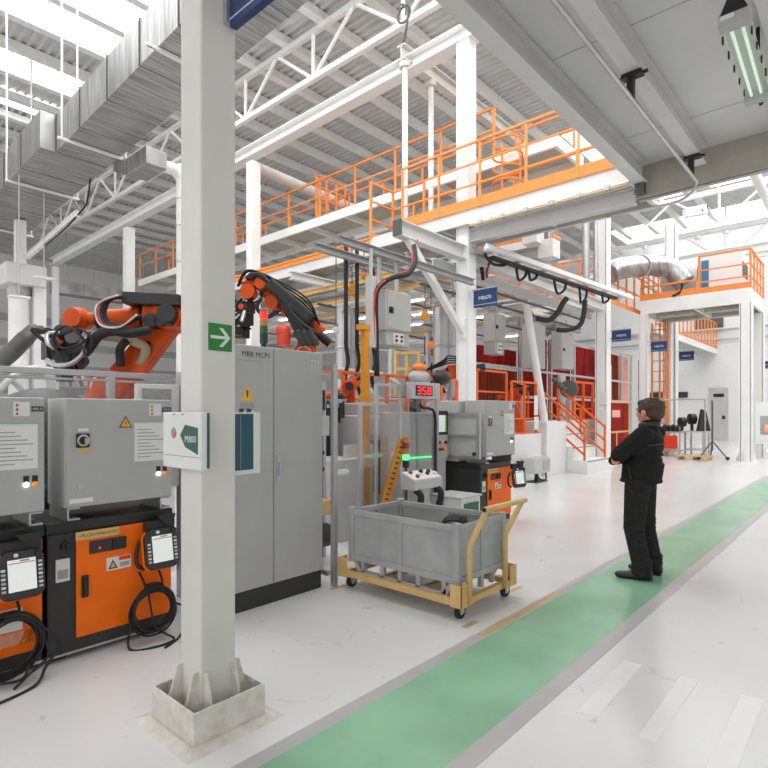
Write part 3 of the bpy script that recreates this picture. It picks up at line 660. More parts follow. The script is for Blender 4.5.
B().box((1.725, 2.695, 1.325), (1.895, 2.75, 1.645)).build('teal_face', 'teal', tx, 0.004)
B().box((1.725, 2.7, 1.30), (1.945, 2.755, 1.655)).build('back_sheet', 'paper', tx, 0.004)
for i in range(2): B().box((1.80 + i * 0.05, 2.69, 1.655), (1.825 + i * 0.05, 2.70, 1.675)).build('clip', 'charcoal', tx)
B().box((1.806, 2.6935, 1.33), (1.808, 2.6955, 1.64)).build('print_line', 'steel', tx)
bs = thing('hanging_sign', 'blue overhead sign board with pale line near the top of the big column', 'sign', (1.75, 2.5, 3.7), kind='thing')
B().box((1.66, 2.0, 3.70), (1.70, 2.575, 4.3)).build('board', 'sign_blue', bs)
B().box((1.657, 2.0, 3.735), (1.66, 2.575, 3.743)).build('line', 'sky_line', bs)
B().box((1.64, 2.575, 3.72), (1.70, 2.612, 4.3)).build('bracket', 'steel', bs)

# ================================================================== ROBOT CONTROLLERS (left edge: X0 = 0.37 and 1.245)
def controller(name, label, x0, y0, tagtxt, group='robot controllers', pend=True):
    """black and orange control cubicle; local frame: x across the front, y to the back"""
    t = thing(name, label, 'controller', (x0, y0, 0), group=group, local=True)
    B().box((0, 0.0, 0.03), (0.85, 0.62, 0.85)).build('body', 'charcoal', t, 0.01)
    B().box((-0.01, -0.01, 0.85), (0.86, 0.63, 0.925)).build('lid', 'black', t, 0.012)
    d = B().box((0.17, -0.02, 0.135), (0.842, 0.0, 0.845)).build('door', 'orange_door', t, 0.008)
    b = B(); b.box((0.20, -0.035, 0.40), (0.245, -0.018, 0.55)); b.box((0.21, -0.05, 0.42), (0.235, -0.033, 0.53)); b.build('handle', 'black', d, 0.006)
    lb = B().box((0.165, -0.0235, 0.79), (0.45, -0.0195, 0.845)).build('name_plate', 'tan_label', d)
    text('lettering', tagtxt, 0.031, (0.315, -0.0245, 0.817), UX, UZ, 'charcoal', lb, 0.0003)
    s = B().box((0.25, -0.032, 0.685), (0.50, -0.018, 0.775)).build('switch_panel', 'charcoal', d, 0.01)
    B().box((0.40, -0.045, 0.69), (0.495, -0.03, 0.775)).build('socket', 'black', s, 0.006)
    B().ell((0.315, -0.034, 0.72), (0.007, 0.004, 0.007), 10, 6).build('pilot_light', 'led_red', s)
    w = B().box((0.365, -0.0225, 0.545), (0.535, -0.0195, 0.635)).build('warning_label', 'paper', d)
    b = B(); b.prism([(0, 0), (0.065, 0), (0.0325, 0.065)], (0.375, -0.0228, 0.555), UX, UZ, (0, -0.001, 0)); b.use(1); b.prism([(0.014, 0.009), (0.051, 0.009), (0.0325, 0.047)], (0.375, -0.024, 0.555), UX, UZ, (0, -0.0005, 0)); b.build('triangle', ['charcoal', 'tan_label'], w)
    B().box((0.45, -0.0235, 0.605), (0.53, -0.0222, 0.632)).build('stripe', 'red_print', w)
    B().box((0.455, -0.0232, 0.56), (0.52, -0.0222, 0.59)).build('print', 'print_grey', w)
    p = B().box((0.05, -0.004, 0.53), (0.135, 0.0, 0.68)).build('rating_plate', 'paper', t)
    B().box((0.06, -0.005, 0.55), (0.125, -0.003, 0.61)).build('print', 'print_grey', p)
    B().box((0.02, -0.006, 0.86), (0.19, -0.009, 0.90)).build('title_strip', 'paper', t)
    b = B(); b.cyl((0.11, -0.001, 0.765), (0.11, -0.03, 0.765), 0.032); b.box((0.1, -0.045, 0.745), (0.12, -0.03, 0.785)); b.build('main_switch', 'black', t)
    B().box((0.0, -0.003, 0.035), (0.85, 0.0, 0.05)).build('skirt_trim', 'aluminium', t)
    for x in (0.03, 0.72):
        for y in (0.05, 0.5): B().box((x, y, 0), (x + 0.1, y + 0.08, 0.03)).build('foot', 'black', t)
    B().box((0.02, 0.1, 0.0), (0.84, 0.6, 0.03)).build('under_tray', 'black', t)
    return t
c2 = controller('robot_controller', 'orange robot controller with full orange door, beside the big cream column', 1.245, 4.05, '+PLC03-MA01KG01')
c1 = copy_tree(c2, (0.37, 4.05, 0), 0, 'orange robot controller cut off by the edge of the photograph')
# extra papers in a sleeve only on the edge one
for (p, q, m, n) in (((0.75, 4.026, 0.29), (1.10, 4.03, 0.43), 'paper', 'taped_sheet'), ((0.70, 4.022, 0.20), (1.16, 4.028, 0.28), 'lamp_cover', 'plastic_sleeve')):
    B().box(V(p) - c1.location, V(q) - c1.location).build(n, m, c1)

def upper_box(label, x0, y0, w, big=True):
    t = thing('control_box', label, 'control box', (x0, y0, 0.925), group='grey boxes on the robot controllers', local=True)
    z0, z1 = 0.085, 0.825
    B().box((0, 0.02, z0), (w, 0.36, z1)).build('body', 'cabinet_light', t, 0.006)
    d = B().box((0.004, 0, z0 + 0.004), (w - 0.004, 0.02, z1 - 0.004)).build('door', 'cabinet_grey', t, 0.005)
    for x in (0.01, w - 0.09):
        b = B(); b.box((x, 0.01, 0.0), (x + 0.08, 0.35, 0.012)); b.box((x, 0.01, 0.0), (x + 0.012, 0.35, z0)); b.box((x, 0.01, z0 - 0.01), (x + 0.08, 0.35, z0)); b.build('mounting_foot', 'steel', t)
    s = B().box((0.06, -0.014, 0.49), (0.145, 0, 0.585)).build('main_switch', 'black', d, 0.004)
    b = B(); b.ring((0.103, -0.016, 0.538), UY, 0.034, 0.007, 20, 6); b.box((0.11, -0.028, 0.515), (0.125, -0.012, 0.555)); b.build('dial', 'steel', s)
    B().box((0.065, -0.002, 0.455), (0.145, 0, 0.487)).build('tape_label', 'tan_label', d)
    B().box((0.075, -0.002, 0.60), (0.14, 0, 0.62)).build('paper_strip', 'paper', d)
    B().box((0.02, -0.002, 0.115), (0.17, 0, 0.145)).build('name_strip', 'paper', d)
    b = B(); b.box((0.07, -0.006, 0.2), (0.1, 0, 0.235)); b.build('lock', 'aluminium', d)
    y = B(); y.prism([(0, 0), (0.095, 0), (0.0475, 0.085)], (0.345, -0.001, 0.62), UX, UZ, (0, -0.001, 0)); y.use(1); y.prism([(0.012, 0.007), (0.083, 0.007), (0.0475, 0.07)], (0.345, -0.0025, 0.62), UX, UZ, (0, -0.0005, 0)); y.use(0)
    y.prism([(0.045, 0.012), (0.056, 0.032), (0.049, 0.032), (0.053, 0.055), (0.038, 0.03), (0.046, 0.03)], (0.345, -0.0035, 0.62), UX, UZ, (0, -0.0005, 0)); y.build('warning_sign', ['charcoal', 'yellow_sign'], d)
    p = B().box((0.455, -0.003, 0.37), (0.70, 0, 0.655)).build('document_pocket', 'paper', d)
    b = B()
    for i in range(9): b.box((0.475, -0.004, 0.40 + i * 0.025), (0.475 + 0.1 + 0.1 * ((i * 7) % 4) / 3, -0.003, 0.407 + i * 0.025))
    b.build('print', 'print_grey', p)
    B().box((0.45, -0.005, 0.645), (0.705, -0.001, 0.662)).build('pocket_rail', 'lamp_cover', p)
    st = B().box((0.565, -0.003, 0.705), (0.655, 0, 0.795)).build('hazard_sticker', 'paper', d)
    b = B()
    for i in range(3): b.prism([(0, 0), (0.02, 0), (0.01, 0.02)], (0.575, -0.003, 0.713 + i * 0.027), UX, UZ, (0, -0.001, 0))
    b.build('triangles', 'copper_hose', st)
    n = B().box((0.665, -0.003, 0.735), (0.735, 0, 0.768)).build('code_plate', 'charcoal', d)
    text('lettering', '000-D', 0.022, (0.70, -0.0035, 0.751), UX, UZ, 'paper', n, 0.0003)
    for x, m in ((0.635, 'lamp_white'), (0.685, 'lamp_orange')):
        h = B().box((x - 0.016, -0.004, 0.285), (x + 0.016, 0, 0.325)).build('lamp_plate', 'black', d)
        B().ell((x, -0.006, 0.27), (0.017, 0.012, 0.017), 14, 8).build('signal_lamp', m, h)
    return t
u2 = upper_box('grey control box with black rotary switch on the fully visible controller', 1.358, 4.05, 0.744)
u1 = copy_tree(u2, (0.49, 4.05, 0.925), 0, 'grey control box standing on the controller cut off by the photograph edge')

def pendant(label, x, y, z):
    """teach pendant hung on the door; local frame"""
    t = thing('teach_pendant', label, 'teach pendant', (x, y, z), 0, 'teach pendants', local=True)
    W, H = 0.25, 0.31
    out = [(-0.09, -0.15), (0.09, -0.15), (0.125, -0.11), (0.125, 0.09), (0.08, 0.14), (-0.08, 0.14), (-0.125, 0.09), (-0.125, -0.11)]
    R = Matrix.Rotation(radians(-10), 3, 'X')
    u, w = UX, R @ UZ
    n = u.cross(w)
    b = B(); b.prism(out, (0, 0, 0), u, w, n * 0.05); body = b.build('body', 'charcoal', t, 0.012)
    b = B(); b.prism([(p * 1.06, q * 1.05) for p, q in out], -n * 0.012, u, w, n * 0.03); b.build('bumper', 'orange_door', t, 0.01)
    f = n * 0.051
    b = B(); b.prism([(-0.075, -0.1), (0.075, -0.1), (0.075, 0.09), (-0.075, 0.09)], f, u, w, n * 0.003); sc = b.build('screen', 'screen', t)
    b = B(); b.prism([(-0.07, 0.065), (0.07, 0.065), (0.07, 0.07), (-0.07, 0.07)], f + n * 0.003, u, w, n * 0.001); b.build('header', 'red_print', sc)
    b = B(); b.prism([(-0.01, 0.075), (0.04, 0.075), (0.04, 0.085), (-0.01, 0.085)], f + n * 0.003, u, w, n * 0.001); b.build('status', 'screen_bar', sc)
    for i in range(7):
        for s, xx in ((1, 0.098), (-1, -0.1)):
            if s < 0 and i > 5: continue
            b = B(); c = f + u * xx + w * (-0.09 + i * 0.025); b.prism([(-0.011, -0.007), (0.011, -0.007), (0.011, 0.007), (-0.011, 0.007)], c, u, w, n * 0.006); b.build('key', 'paper' if i % 2 else 'steel', t)
    b = B(); b.cyl(f + w * 0.115 - u * 0.03, f + w * 0.115 - u * 0.03 + n * 0.01, 0.012); b.build('key_switch', 'paper', t)
    b = B(); b.cyl(f + w * 0.115 + u * 0.09, f + w * 0.115 + u * 0.09 + n * 0.02, 0.018); b.build('emergency_button', 'black', t)
    b = B(); b.prism([(-0.06, 0.0), (0.02, -0.09), (0.06, -0.09), (0.09, 0.0)], V((0.03, -0.02, 0.24)), UX, UZ, (0, 0.03, 0)); b.box((-0.1, 0.0, 0.12), (0.12, 0.05, 0.2)); b.build('holder', 'black', t, 0.004)
    b = B(); b.tube(spline([V((-0.1, 0.02, 0.1)), V((-0.15, 0.03, 0.02)), V((-0.15, 0.03, -0.1)), V((-0.1, 0.02, -0.14))]), 0.014); b.build('strap', 'black', t)
    return t
p2_ = pendant('black teach pendant with lit screen hanging on the fully visible controller', 1.955, 3.955, 0.66)
p1_ = copy_tree(p2_, (1.065, 3.955, 0.66), 0, 'black teach pendant with lit screen at the photograph edge')
def coil(label, x, y, z, n, R, big):
    b = B(); rnd = random.Random(n + int(x * 10))
    for i in range(n):
        c = V((x + rnd.uniform(-0.02, 0.02), y + rnd.uniform(-0.035, 0.02), z + rnd.uniform(-0.025, 0.02)))
        b.ring(c, (rnd.uniform(-0.15, 0.15), 1, rnd.uniform(-0.1, 0.1)), R * rnd.uniform(0.9, 1.06), 0.0075, 32, 6)
    b.use(0, True)
    b.tube(spline([(x - 0.08, 4.0, 0.5), (x - 0.07, y, 0.42), (x - 0.06, y, z + R * 0.9)]), 0.009)
    b.tube(spline([(x + 0.06, 4.0, 0.5), (x + 0.06, y, 0.42), (x + 0.04, y, z + R)]), 0.009)
    if big:
        b.tube(spline([(x - 0.05, y, z + R), (x - 0.02, y - 0.04, z - 0.1), (x + 0.04, y - 0.06, 0.06), (x + 0.09, y - 0.12, 0.012), (x - 0.05, y - 0.14, 0.01), (x - 0.2, y - 0.05, 0.012), (x - 0.17, y, 0.16), (x - 0.14, y, 0.28)]), 0.008)
        b.tube(spline([(x + R, y, z), (x + R + 0.08, y - 0.04, z - 0.06), (x + R + 0.04, y - 0.08, 0.08), (x + 0.12, y - 0.12, 0.012), (x - 0.02, y - 0.2, 0.01)]), 0.008)
    else:
        b.tube(spline([(x + R * 0.7, y, z + 0.12), (x + R + 0.09, y - 0.03, z - 0.05), (x + R, y - 0.08, 0.08), (x + 0.1, y - 0.14, 0.012), (x - 0.12, y - 0.22, 0.01), (x - 0.4, y - 0.25, 0.01)]), 0.009)
        b.tube(spline([(x + R * 0.8, y, z + 0.08), (x + R + 0.03, y - 0.04, z - 0.1), (x + R - 0.1, y - 0.07, 0.05), (x, y - 0.1, 0.012)]), 0.008)
        b.tube(spline([(x + 0.1, y, z - R), (x + 0.1, y - 0.03, 0.1), (x + 0.05, y - 0.06, 0.04), (x - 0.1, y - 0.05, 0.06), (x - 0.3, y - 0.03, 0.12)]), 0.008)
    b.use(1); b.box((x - 0.03, 3.99, z + R - 0.03), (x + 0.07, 4.03, z + R)); b.box((x - 0.02, y - 0.02, z + R - 0.015), (x + 0.06, 4.0, z + R + 0.01))
    return b.one('pendant_cable', ['black_rubber', 'black'], label, 'cable', 'coiled pendant cables')
coil('coiled black pendant cable hanging by the big cream column', 1.905, 3.93, 0.235, 9, 0.155, True)
coil('coiled black pendant cable hanging at the photograph edge', 1.0, 3.93, 0.245, 10, 0.175, False)

# ================================================================== TALL CABINET
tc = thing('tall_cabinet', 'tall grey two door electrical cabinet on a black plinth', 'cabinet', (3.0, 4.2, 0))
XL, XM, XR, YF = 2.46, 2.973, 3.543, 3.93
B().box((XL, YF + 0.02, 0.165), (XR, YF + 0.55, 2.22)).build('body', 'cabinet_light', tc, 0.008)
B().box((XL + 0.01, YF + 0.015, 0), (XR - 0.01, YF + 0.53, 0.165)).build('plinth', 'charcoal', tc, 0.004)
d1 = B().box((XL + 0.004, YF, 0.17), (XM - 0.004, YF + 0.02, 2.215)).build('door', 'cabinet_grey', tc, 0.006)
d2 = B().box((XM + 0.004, YF, 0.17), (XR - 0.004, YF + 0.02, 2.215)).build('door', 'cabinet_grey', tc, 0.006)
b = B(); b.box((3.0, YF - 0.012, 1.05), (3.03, YF, 1.28)); b.box((3.006, YF - 0.035, 1.10), (3.024, YF - 0.012, 1.22)); b.build('handle', 'aluminium', d2, 0.003)
text('lettering', 'MBB MCP1', 0.062, (2.79, YF - 0.001, 2.14), UX, UZ, 'charcoal', d1)
B().box((2.6, YF - 0.001, 2.085), (2.84, YF, 2.091)).build('underline', 'print_grey', d1)
b = B(); b.prism([(0, 0), (0.12, 0), (0.06, 0.15)], (2.64, YF - 0.0005, 1.75), UX, UZ, (0, -0.001, 0)); b.use(1); b.prism([(0.055, 0.03), (0.065, 0.03), (0.07, 0.09), (0.05, 0.09)], (2.64, YF - 0.002, 1.75), UX, UZ, (0, -0.0005, 0)); b.build('warning_sign', ['yellow_sign', 'charcoal'], d1)
B().box((2.63, YF - 0.001, 1.68), (2.765, YF, 1.735)).build('caution_text', 'print_grey', d1)
s = B().box((2.625, YF - 0.001, 1.615), (2.77, YF, 1.665)).build('sticker', 'paper', d1); B().box((2.68, YF - 0.002, 1.63), (2.715, YF - 0.001, 1.645)).build('print', 'charcoal', s)
b = B()
for i in range(3): b.box((3.40 + i * 0.04, YF - 0.001, 2.03), (3.415 + i * 0.04, YF, 2.13 - 0.03 * (i == 0)))
b.box((3.395, YF - 0.001, 2.125), (3.50, YF, 2.14)); b.build('emblem', 'cabinet_light', d2)
stk = thing('signal_tower', 'signal tower with red, amber and green lenses on the tall grey cabinet', 'signal light', (2.99, 4.1, 2.22))
x, y = 2.99, 4.1
B().cyl((x, y, 2.22), (x, y, 2.27), 0.022).build('foot', 'black', stk)
B().cyl((x, y, 2.27), (x, y, 2.36), 0.036, n=20).build('socket', 'charcoal', stk)
for z, m, n in ((2.36, 'lens_green', 'green_lens'), (2.425, 'lens_amber', 'amber_lens'), (2.49, 'lamp_red', 'red_lens')): B().cyl((x, y, z), (x, y, z + 0.062), 0.036, n=20).build(n, m, stk)
B().cyl((x, y, 2.552), (x, y, 2.562), 0.036, n=20).build('cap', 'lens_red', stk)
# white perforated cover panel beside the brochure box
wp = thing('guard_cover', 'white mesh guard cover behind the big column, marked with a zero', 'guard', (2.35, 4.75, 0), kind='thing')
B().box((2.12, 4.68, 1.0), (2.5, 4.74, 1.90)).build('panel', 'paper', wp, 0.005)
B().box((2.5, 4.66, 0), (2.58, 4.74, 2.02)).build('post', 'aluminium', wp, 0.004)
B().box((2.16, 4.674, 1.60), (2.42, 4.68, 1.86)).build('mesh', 'print_grey', wp)
text('lettering', '0', 0.12, (2.36, 4.672, 1.70), UX, UZ, 'charcoal', wp)
B().box((2.58, 4.70, 1.0), (2.62, 4.74, 2.25)).build('edge_trim', 'white_steel', wp)
B().box((2.24, 4.7, 0), (2.3, 4.74, 1.0)).build('leg', 'aluminium', wp)
# clear guard in front of the robots
g = thing('safety_guard', 'clear machine guard with aluminium top rail before the big robot', 'guard', (1.8, 5.0, 0))
b = B(); b.bar((0.2, 5.0, 1.985), (2.6, 5.0, 1.985), 0.045, 0.05); b.bar((0.2, 5.0, 1.93), (2.6, 5.0, 1.93), 0.03, 0.02); b.build('top_rail', 'aluminium', g, 0.004)
for x in (0.5, 2.03): B().box((x - 0.03, 4.97, 0), (x + 0.03, 5.03, 2.01)).build('post', 'aluminium', g, 0.004)
for x0, x1 in ((0.53, 2.0), (2.06, 2.62)): B().box((x0, 4.995, 0.15), (x1, 5.0, 1.95)).build('clear_panel', 'polycarbonate', g)
# ================================================================== ROBOTS
FWD = V((CA, SA, 0)); RGT = V((SA, -CA, 0))
def robot(label, S, E, W, T, sc=1.0, nrm=None, ped=True, base=None, harness=True, group='orange welding robots'):
    """jointed arm: shoulder S, elbow E, wrist W, tool flange T; nrm is the hinge direction"""
    n = V(nrm).normalized() if nrm is not None else FWD
    base = V(base) if base is not None else V((S.x, S.y, 0)) - RGT * 0.25 * sc
    t = thing('industrial_robot', label, 'robot', (base.x, base.y, 0), group=group)
    zs = S.z
    if ped:
        b = B(); b.box((base.x - 0.38 * sc, base.y - 0.38 * sc, 0), (base.x + 0.38 * sc, base.y + 0.38 * sc, max(0.1, zs - 0.95 * sc))); b.build('pedestal', 'charcoal', t, 0.02)
    z0 = max(0.1, zs - 0.95 * sc)
    b = B(); b.cyl((base.x, base.y, z0), (base.x, base.y, z0 + 0.32 * sc), 0.36 * sc, 0.30 * sc, 24); b.build('base', 'robot_orange', t, 0.01)
    b = B(); b.cyl((base.x, base.y, z0 + 0.32 * sc), (base.x, base.y, z0 + 0.55 * sc), 0.33 * sc, n=24); b.cap((base.x, base.y, z0 + 0.5 * sc), S - n * 0.16 * sc, 0.24 * sc, 0.22 * sc); b.build('carousel', 'robot_orange', t)
    b = B(); b.cyl(S - n * 0.3 * sc, S + n * 0.14 * sc, 0.2 * sc, n=24); b.use(1); b.cyl(S - n * 0.33 * sc, S - n * 0.29 * sc, 0.15 * sc, n=24); b.build('shoulder', ['robot_orange', 'steel'], t, 0.008)
    # lower arm: a tapering slab with rounded ends
    d = (E - S).normalized(); p = d.cross(n).normalized(); o = []
    L = (E - S).length; r1, r2 = 0.19 * sc, 0.15 * sc
    for i in range(9):
        a = pi / 2 + pi * i / 8; o.append((r1 * cos(a), r1 * sin(a)))
    for i in range(9):
        a = -pi / 2 + pi * i / 8; o.append((L + r2 * cos(a), r2 * sin(a)))
    b = B(); b.prism(o, S - n * 0.09 * sc, d, p, n * 0.18 * sc); la = b.build('lower_arm', 'robot_orange', t, 0.02)
    m = S + d * L * 0.62; b = B(); b.cyl(m - n * 0.10 * sc, m - n * 0.085 * sc, 0.035 * sc, n=14); b.build('cover_plug', 'black', la)
    b = B(); b.cyl(E - n * 0.24 * sc, E + n * 0.2 * sc, 0.17 * sc, n=22); b.build('elbow', 'robot_orange', t, 0.01)
    f = (W - E).normalized(); q = f.cross(n).normalized()
    if q.z < 0: q = -q
    b = B(); b.sweep([(-0.17 * sc, -0.14 * sc), (0.17 * sc, -0.14 * sc), (0.17 * sc, 0.12 * sc), (0.1 * sc, 0.18 * sc), (-0.1 * sc, 0.18 * sc), (-0.17 * sc, 0.12 * sc)], E - f * 0.3 * sc, E + f * 0.32 * sc, q); b.build('elbow_housing', 'robot_orange', t, 0.02)
    b = B()
    for k in (-0.11, 0.11): b.cyl(E - f * 0.28 * sc + n * k * sc, E - f * 0.52 * sc + n * k * sc, 0.085 * sc)
    b.cyl(E - n * 0.22 * sc - f * 0.05 * sc, E - n * 0.36 * sc - f * 0.05 * sc, 0.11 * sc); b.build('axis_motor', 'black', t, 0.006)
    b = B(); b.cyl(E + f * 0.3 * sc, W, 0.14 * sc, 0.115 * sc, 22); fa_ = b.build('forearm', 'robot_orange', t)
    b = B(); b.cyl(W, W + f * 0.06 * sc, 0.125 * sc, n=22); b.build('band', 'black', fa_); b = B(); b.cyl(E + f * 0.33 * sc, E + f * 0.37 * sc, 0.145 * sc, n=22); b.build('band', 'black', fa_)
    g = (T - W).normalized()
    b = B(); b.cyl(W + f * 0.05 * sc, W + f * 0.2 * sc, 0.08 * sc, n=16); c = W + f * 0.28 * sc; b.ell(c, 0.145 * sc, 18, 12); b.cyl(c - n * 0.16 * sc, c + n * 0.16 * sc, 0.11 * sc, n=18); b.cyl(c, c + g * 0.2 * sc, 0.11 * sc, 0.09 * sc, 18); b.build('wrist', 'robot_orange', t, 0.006)
    b = B(); e = c + g * 0.2 * sc; b.cyl(e, e + g * 0.05 * sc, 0.1 * sc, n=18); b.build('flange', 'steel', t)
    if harness:
        rnd = random.Random(int(S.x * 100)); b = B()
        for k in range(4):
            o1 = n * (-0.18 - 0.05 * k) * sc
            b.tube(spline([E + o1 - f * 0.2 * sc + q * 0.15 * sc, E + f * 0.25 * sc + o1 + q * (0.22 + 0.05 * k) * sc, W - f * 0.1 * sc + q * (0.2 + 0.03 * k) * sc + o1 * 0.7, c + q * 0.1 * sc + o1 * 0.6 + f * 0.16 * sc, c + g * 0.3 * sc + o1 * 0.4]), 0.018 * sc, 6)
        b.build('cable_harness', 'black_rubber', t)
    return t, dict(n=n, f=f, q=q, c=c, e=e, g=g, E=E, W=W, S=S)
def blob_tool(t, c, sc, seed, mats=('charcoal', 'steel', 'robot_orange'), H=0.5):
    """welding gripper: plates, cylinders and looping hoses"""
    rnd = random.Random(seed); n, f = FWD, RGT
    b = B(); b.box(c + V((-0.09, -0.09, -0.05)) * sc, c + V((0.09, 0.09, 0.12)) * sc)
    for i in range(6):
        p = c + V((rnd.uniform(-0.16, 0.16), rnd.uniform(-0.16, 0.16), -rnd.uniform(0.0, H))) * sc
        s_ = V((rnd.uniform(0.04, 0.1), rnd.uniform(0.04, 0.1), rnd.uniform(0.06, 0.16))) * sc
        b.box(p - s_, p + s_)
    tl = b.build('gripper', mats[0], t, 0.006)
    for i in range(4):
        p = c + V((rnd.uniform(-0.18, 0.18), rnd.uniform(-0.18, 0.18), -rnd.uniform(0.0, H))) * sc
        q = p + V((rnd.uniform(-0.1, 0.1), rnd.uniform(-0.1, 0.1), -rnd.uniform(0.1, 0.25))) * sc
        B().cyl(p, q, 0.035 * sc, n=12).build('cylinder', mats[1], tl)
    b = B(); p = c + V((0, 0, 0.02)) * sc; b.cyl(p, p + n * -0.14 * sc, 0.05 * sc); b.build('clamp', mats[2], tl)
    b = B()
    for i in range(5):
        a = rnd.uniform(0, 6); p = c + V((cos(a) * 0.12, sin(a) * 0.12, 0.08)) * sc
        b.tube(spline([p, p + RGT * rnd.uniform(-0.35, 0.2) * sc + UZ * 0.06 * sc, c + RGT * rnd.uniform(-0.4, 0.25) * sc - UZ * 0.25 * sc, c - UZ * H * sc * 0.8 + RGT * rnd.uniform(-0.1, 0.2) * sc]), 0.018 * sc, 6)
    b.build('hose', 'black_rubber', tl)

S1, E1, W1, T1 = atd(116, 388, 6.9), atd(173, 318, 6.9), atd(103, 319, 6.8), atd(82, 342, 6.8)
r1, k1 = robot('big orange robot with a black box on its forearm behind the clear guard', S1, E1, W1, T1, 1.0, harness=False)
blob_tool(r1, atd(66, 343, 6.75), 1.0, 3, H=0.38)
p, q = atd(128, 300, 6.75), atd(184, 301, 6.75)
b = B(); b.bar(p - UZ * 0.0, q - UZ * 0.02, 0.34, 0.14); b.build('dress_pack', 'black', r1, 0.012)
for i in range(3):
    c = atd(150 + i * 9, 320, 6.6); B().cyl(c, c + FWD * 0.2, 0.085 - 0.01 * i).build('axis_motor', 'black', r1, 0.008)
for i, (m, r) in enumerate((('black_rubber', 0.022), ('black_rubber', 0.02), ('sign_blue', 0.012), ('robot_red', 0.01), ('steel', 0.012))):
    o = -FWD * (0.1 + 0.03 * i)
    b = B(); b.tube(spline([atd(127, 299, 6.7) + o, atd(115 - i, 301 + i, 6.65) + o, atd(109 - i, 313, 6.6) + o, atd(114 - i, 324 + i, 6.6) + o, atd(128, 326 + i, 6.65) + o, atd(145, 318, 6.7) + o]), r, 8); b.build('cable_loop', m, r1)
b = B(); b.tube(spline([atd(150, 330, 6.6), atd(130, 333, 6.5), atd(112, 331, 6.5), atd(98, 336, 6.5), atd(88, 348, 6.5), atd(70, 352, 6.55)]), 0.06, 10); b.build('hose_bundle', 'black_rubber', r1)
b = B(); b.tube(spline([atd(47, 360, 6.5), atd(56, 365, 6.4), atd(72, 363, 6.4), atd(84, 352, 6.45), atd(86, 338, 6.5)]), 0.028, 8); b.tube(spline([atd(60, 333, 6.5), atd(48, 334, 6.45), atd(48, 343, 6.4), atd(56, 349, 6.45)]), 0.025, 8); b.build('hose_loop', 'steel', r1)
b = B(); b.tube(spline([atd(103, 336, 6.75), atd(118, 338, 6.7), atd(134, 342, 6.7), atd(145, 347, 6.75), atd(144, 357, 6.8), atd(136, 368, 6.9)]), 0.055, 10); b.build('armoured_hose', 'tan_hose', r1)
b = B(); b.tube(spline([atd(121, 366, 6.7), atd(120, 350, 6.65), atd(126, 341, 6.6)]), 0.05, 10); b.build('short_hose', 'black_rubber', r1)
for i, (px, py, r) in enumerate(((60, 330, 0.07), (72, 337, 0.08), (54, 346, 0.06), (62, 357, 0.09), (84, 344, 0.07), (78, 357, 0.07))):
    B().cyl(atd(px, py, 6.5), atd(px + 4, py + 6, 6.65), r, n=12).build('fitting', ('charcoal', 'dark_steel', 'black')[i % 3], r1, 0.006)
b = B()
for i, (p0, p1, p2, p3) in enumerate((((58, 330), (66, 326), (78, 333), (88, 345)), ((54, 336), (62, 348), (80, 344), (90, 336)), ((60, 328), (52, 340), (60, 356), (72, 366)), ((90, 332), (84, 350), (88, 362), (80, 368)), ((64, 334), (80, 329), (92, 340), (88, 356)))): b.tube(spline([atd(*p0, 6.45), atd(*p1, 6.4), atd(*p2, 6.4), atd(*p3, 6.45)]), 0.015, 6)
b.build('wrist_cables', 'black_rubber', r1)
# second robot, over the tall cabinet
S2, E2, W2, T2 = atd(306, 356, 7.7), atd(308, 326, 7.7), atd(266, 292, 7.6), atd(243, 300, 7.6)
r2, k2 = robot('orange robot with a sloping black cover reaching over the tall grey cabinet', S2, E2, W2, T2, 0.72, harness=True)
blob_tool(r2, atd(243, 309, 7.55), 0.8, 5, H=0.42)
p, q = atd(270, 284, 7.45), atd(312, 321, 7.45)
b = B(); b.bar(p, q, 0.30, 0.16, up=(0, 0, 1)); b.build('dress_pack', 'black', r2, 0.03)
c = atd(283, 346, 7.3); B().cyl(c, c + UZ * 0.18 + RGT * 0.02, 0.085, 0.095, 20).build('balancer_motor', 'robot_red', r2, 0.015)
B().ell(c + UZ * 0.19, 0.095, 18, 10).build('motor_dome', 'robot_red', r2)
for i, (px, py, r, m) in enumerate(((247, 291, 0.1, 'robot_orange'), (260, 283, 0.075, 'robot_orange'), (271, 302, 0.09, 'robot_orange'))):
    c = atd(px, py, 7.4); B().cyl(c, c + FWD * 0.2, r, n=18).build('axis_housing', m, r2, 0.015)
b = B()
for i in range(4): b.tube(spline([atd(246 + i, 279, 7.4), atd(253 + i * 2, 274, 7.4), atd(266 + i, 280 + i, 7.4), atd(280, 292 + i * 3, 7.35), atd(296, 318 + i * 4, 7.3), atd(318 - i * 4, 335 + i * 2, 7.3)]), 0.028, 8)
for i in range(3): b.tube(spline([atd(275 + i * 3, 310, 7.3), atd(267, 316 + i, 7.3), atd(258 - i, 308, 7.3), atd(262, 298 - i, 7.3)]), 0.015, 6)
b.build('cable_loom', 'black_rubber', r2)
b = B()
for i in range(3): b.cyl(atd(296 + i * 6, 331, 7.2), atd(305 + i * 6, 345, 7.2), 0.05, n=12)
b.build('valve_block', 'charcoal', r2)
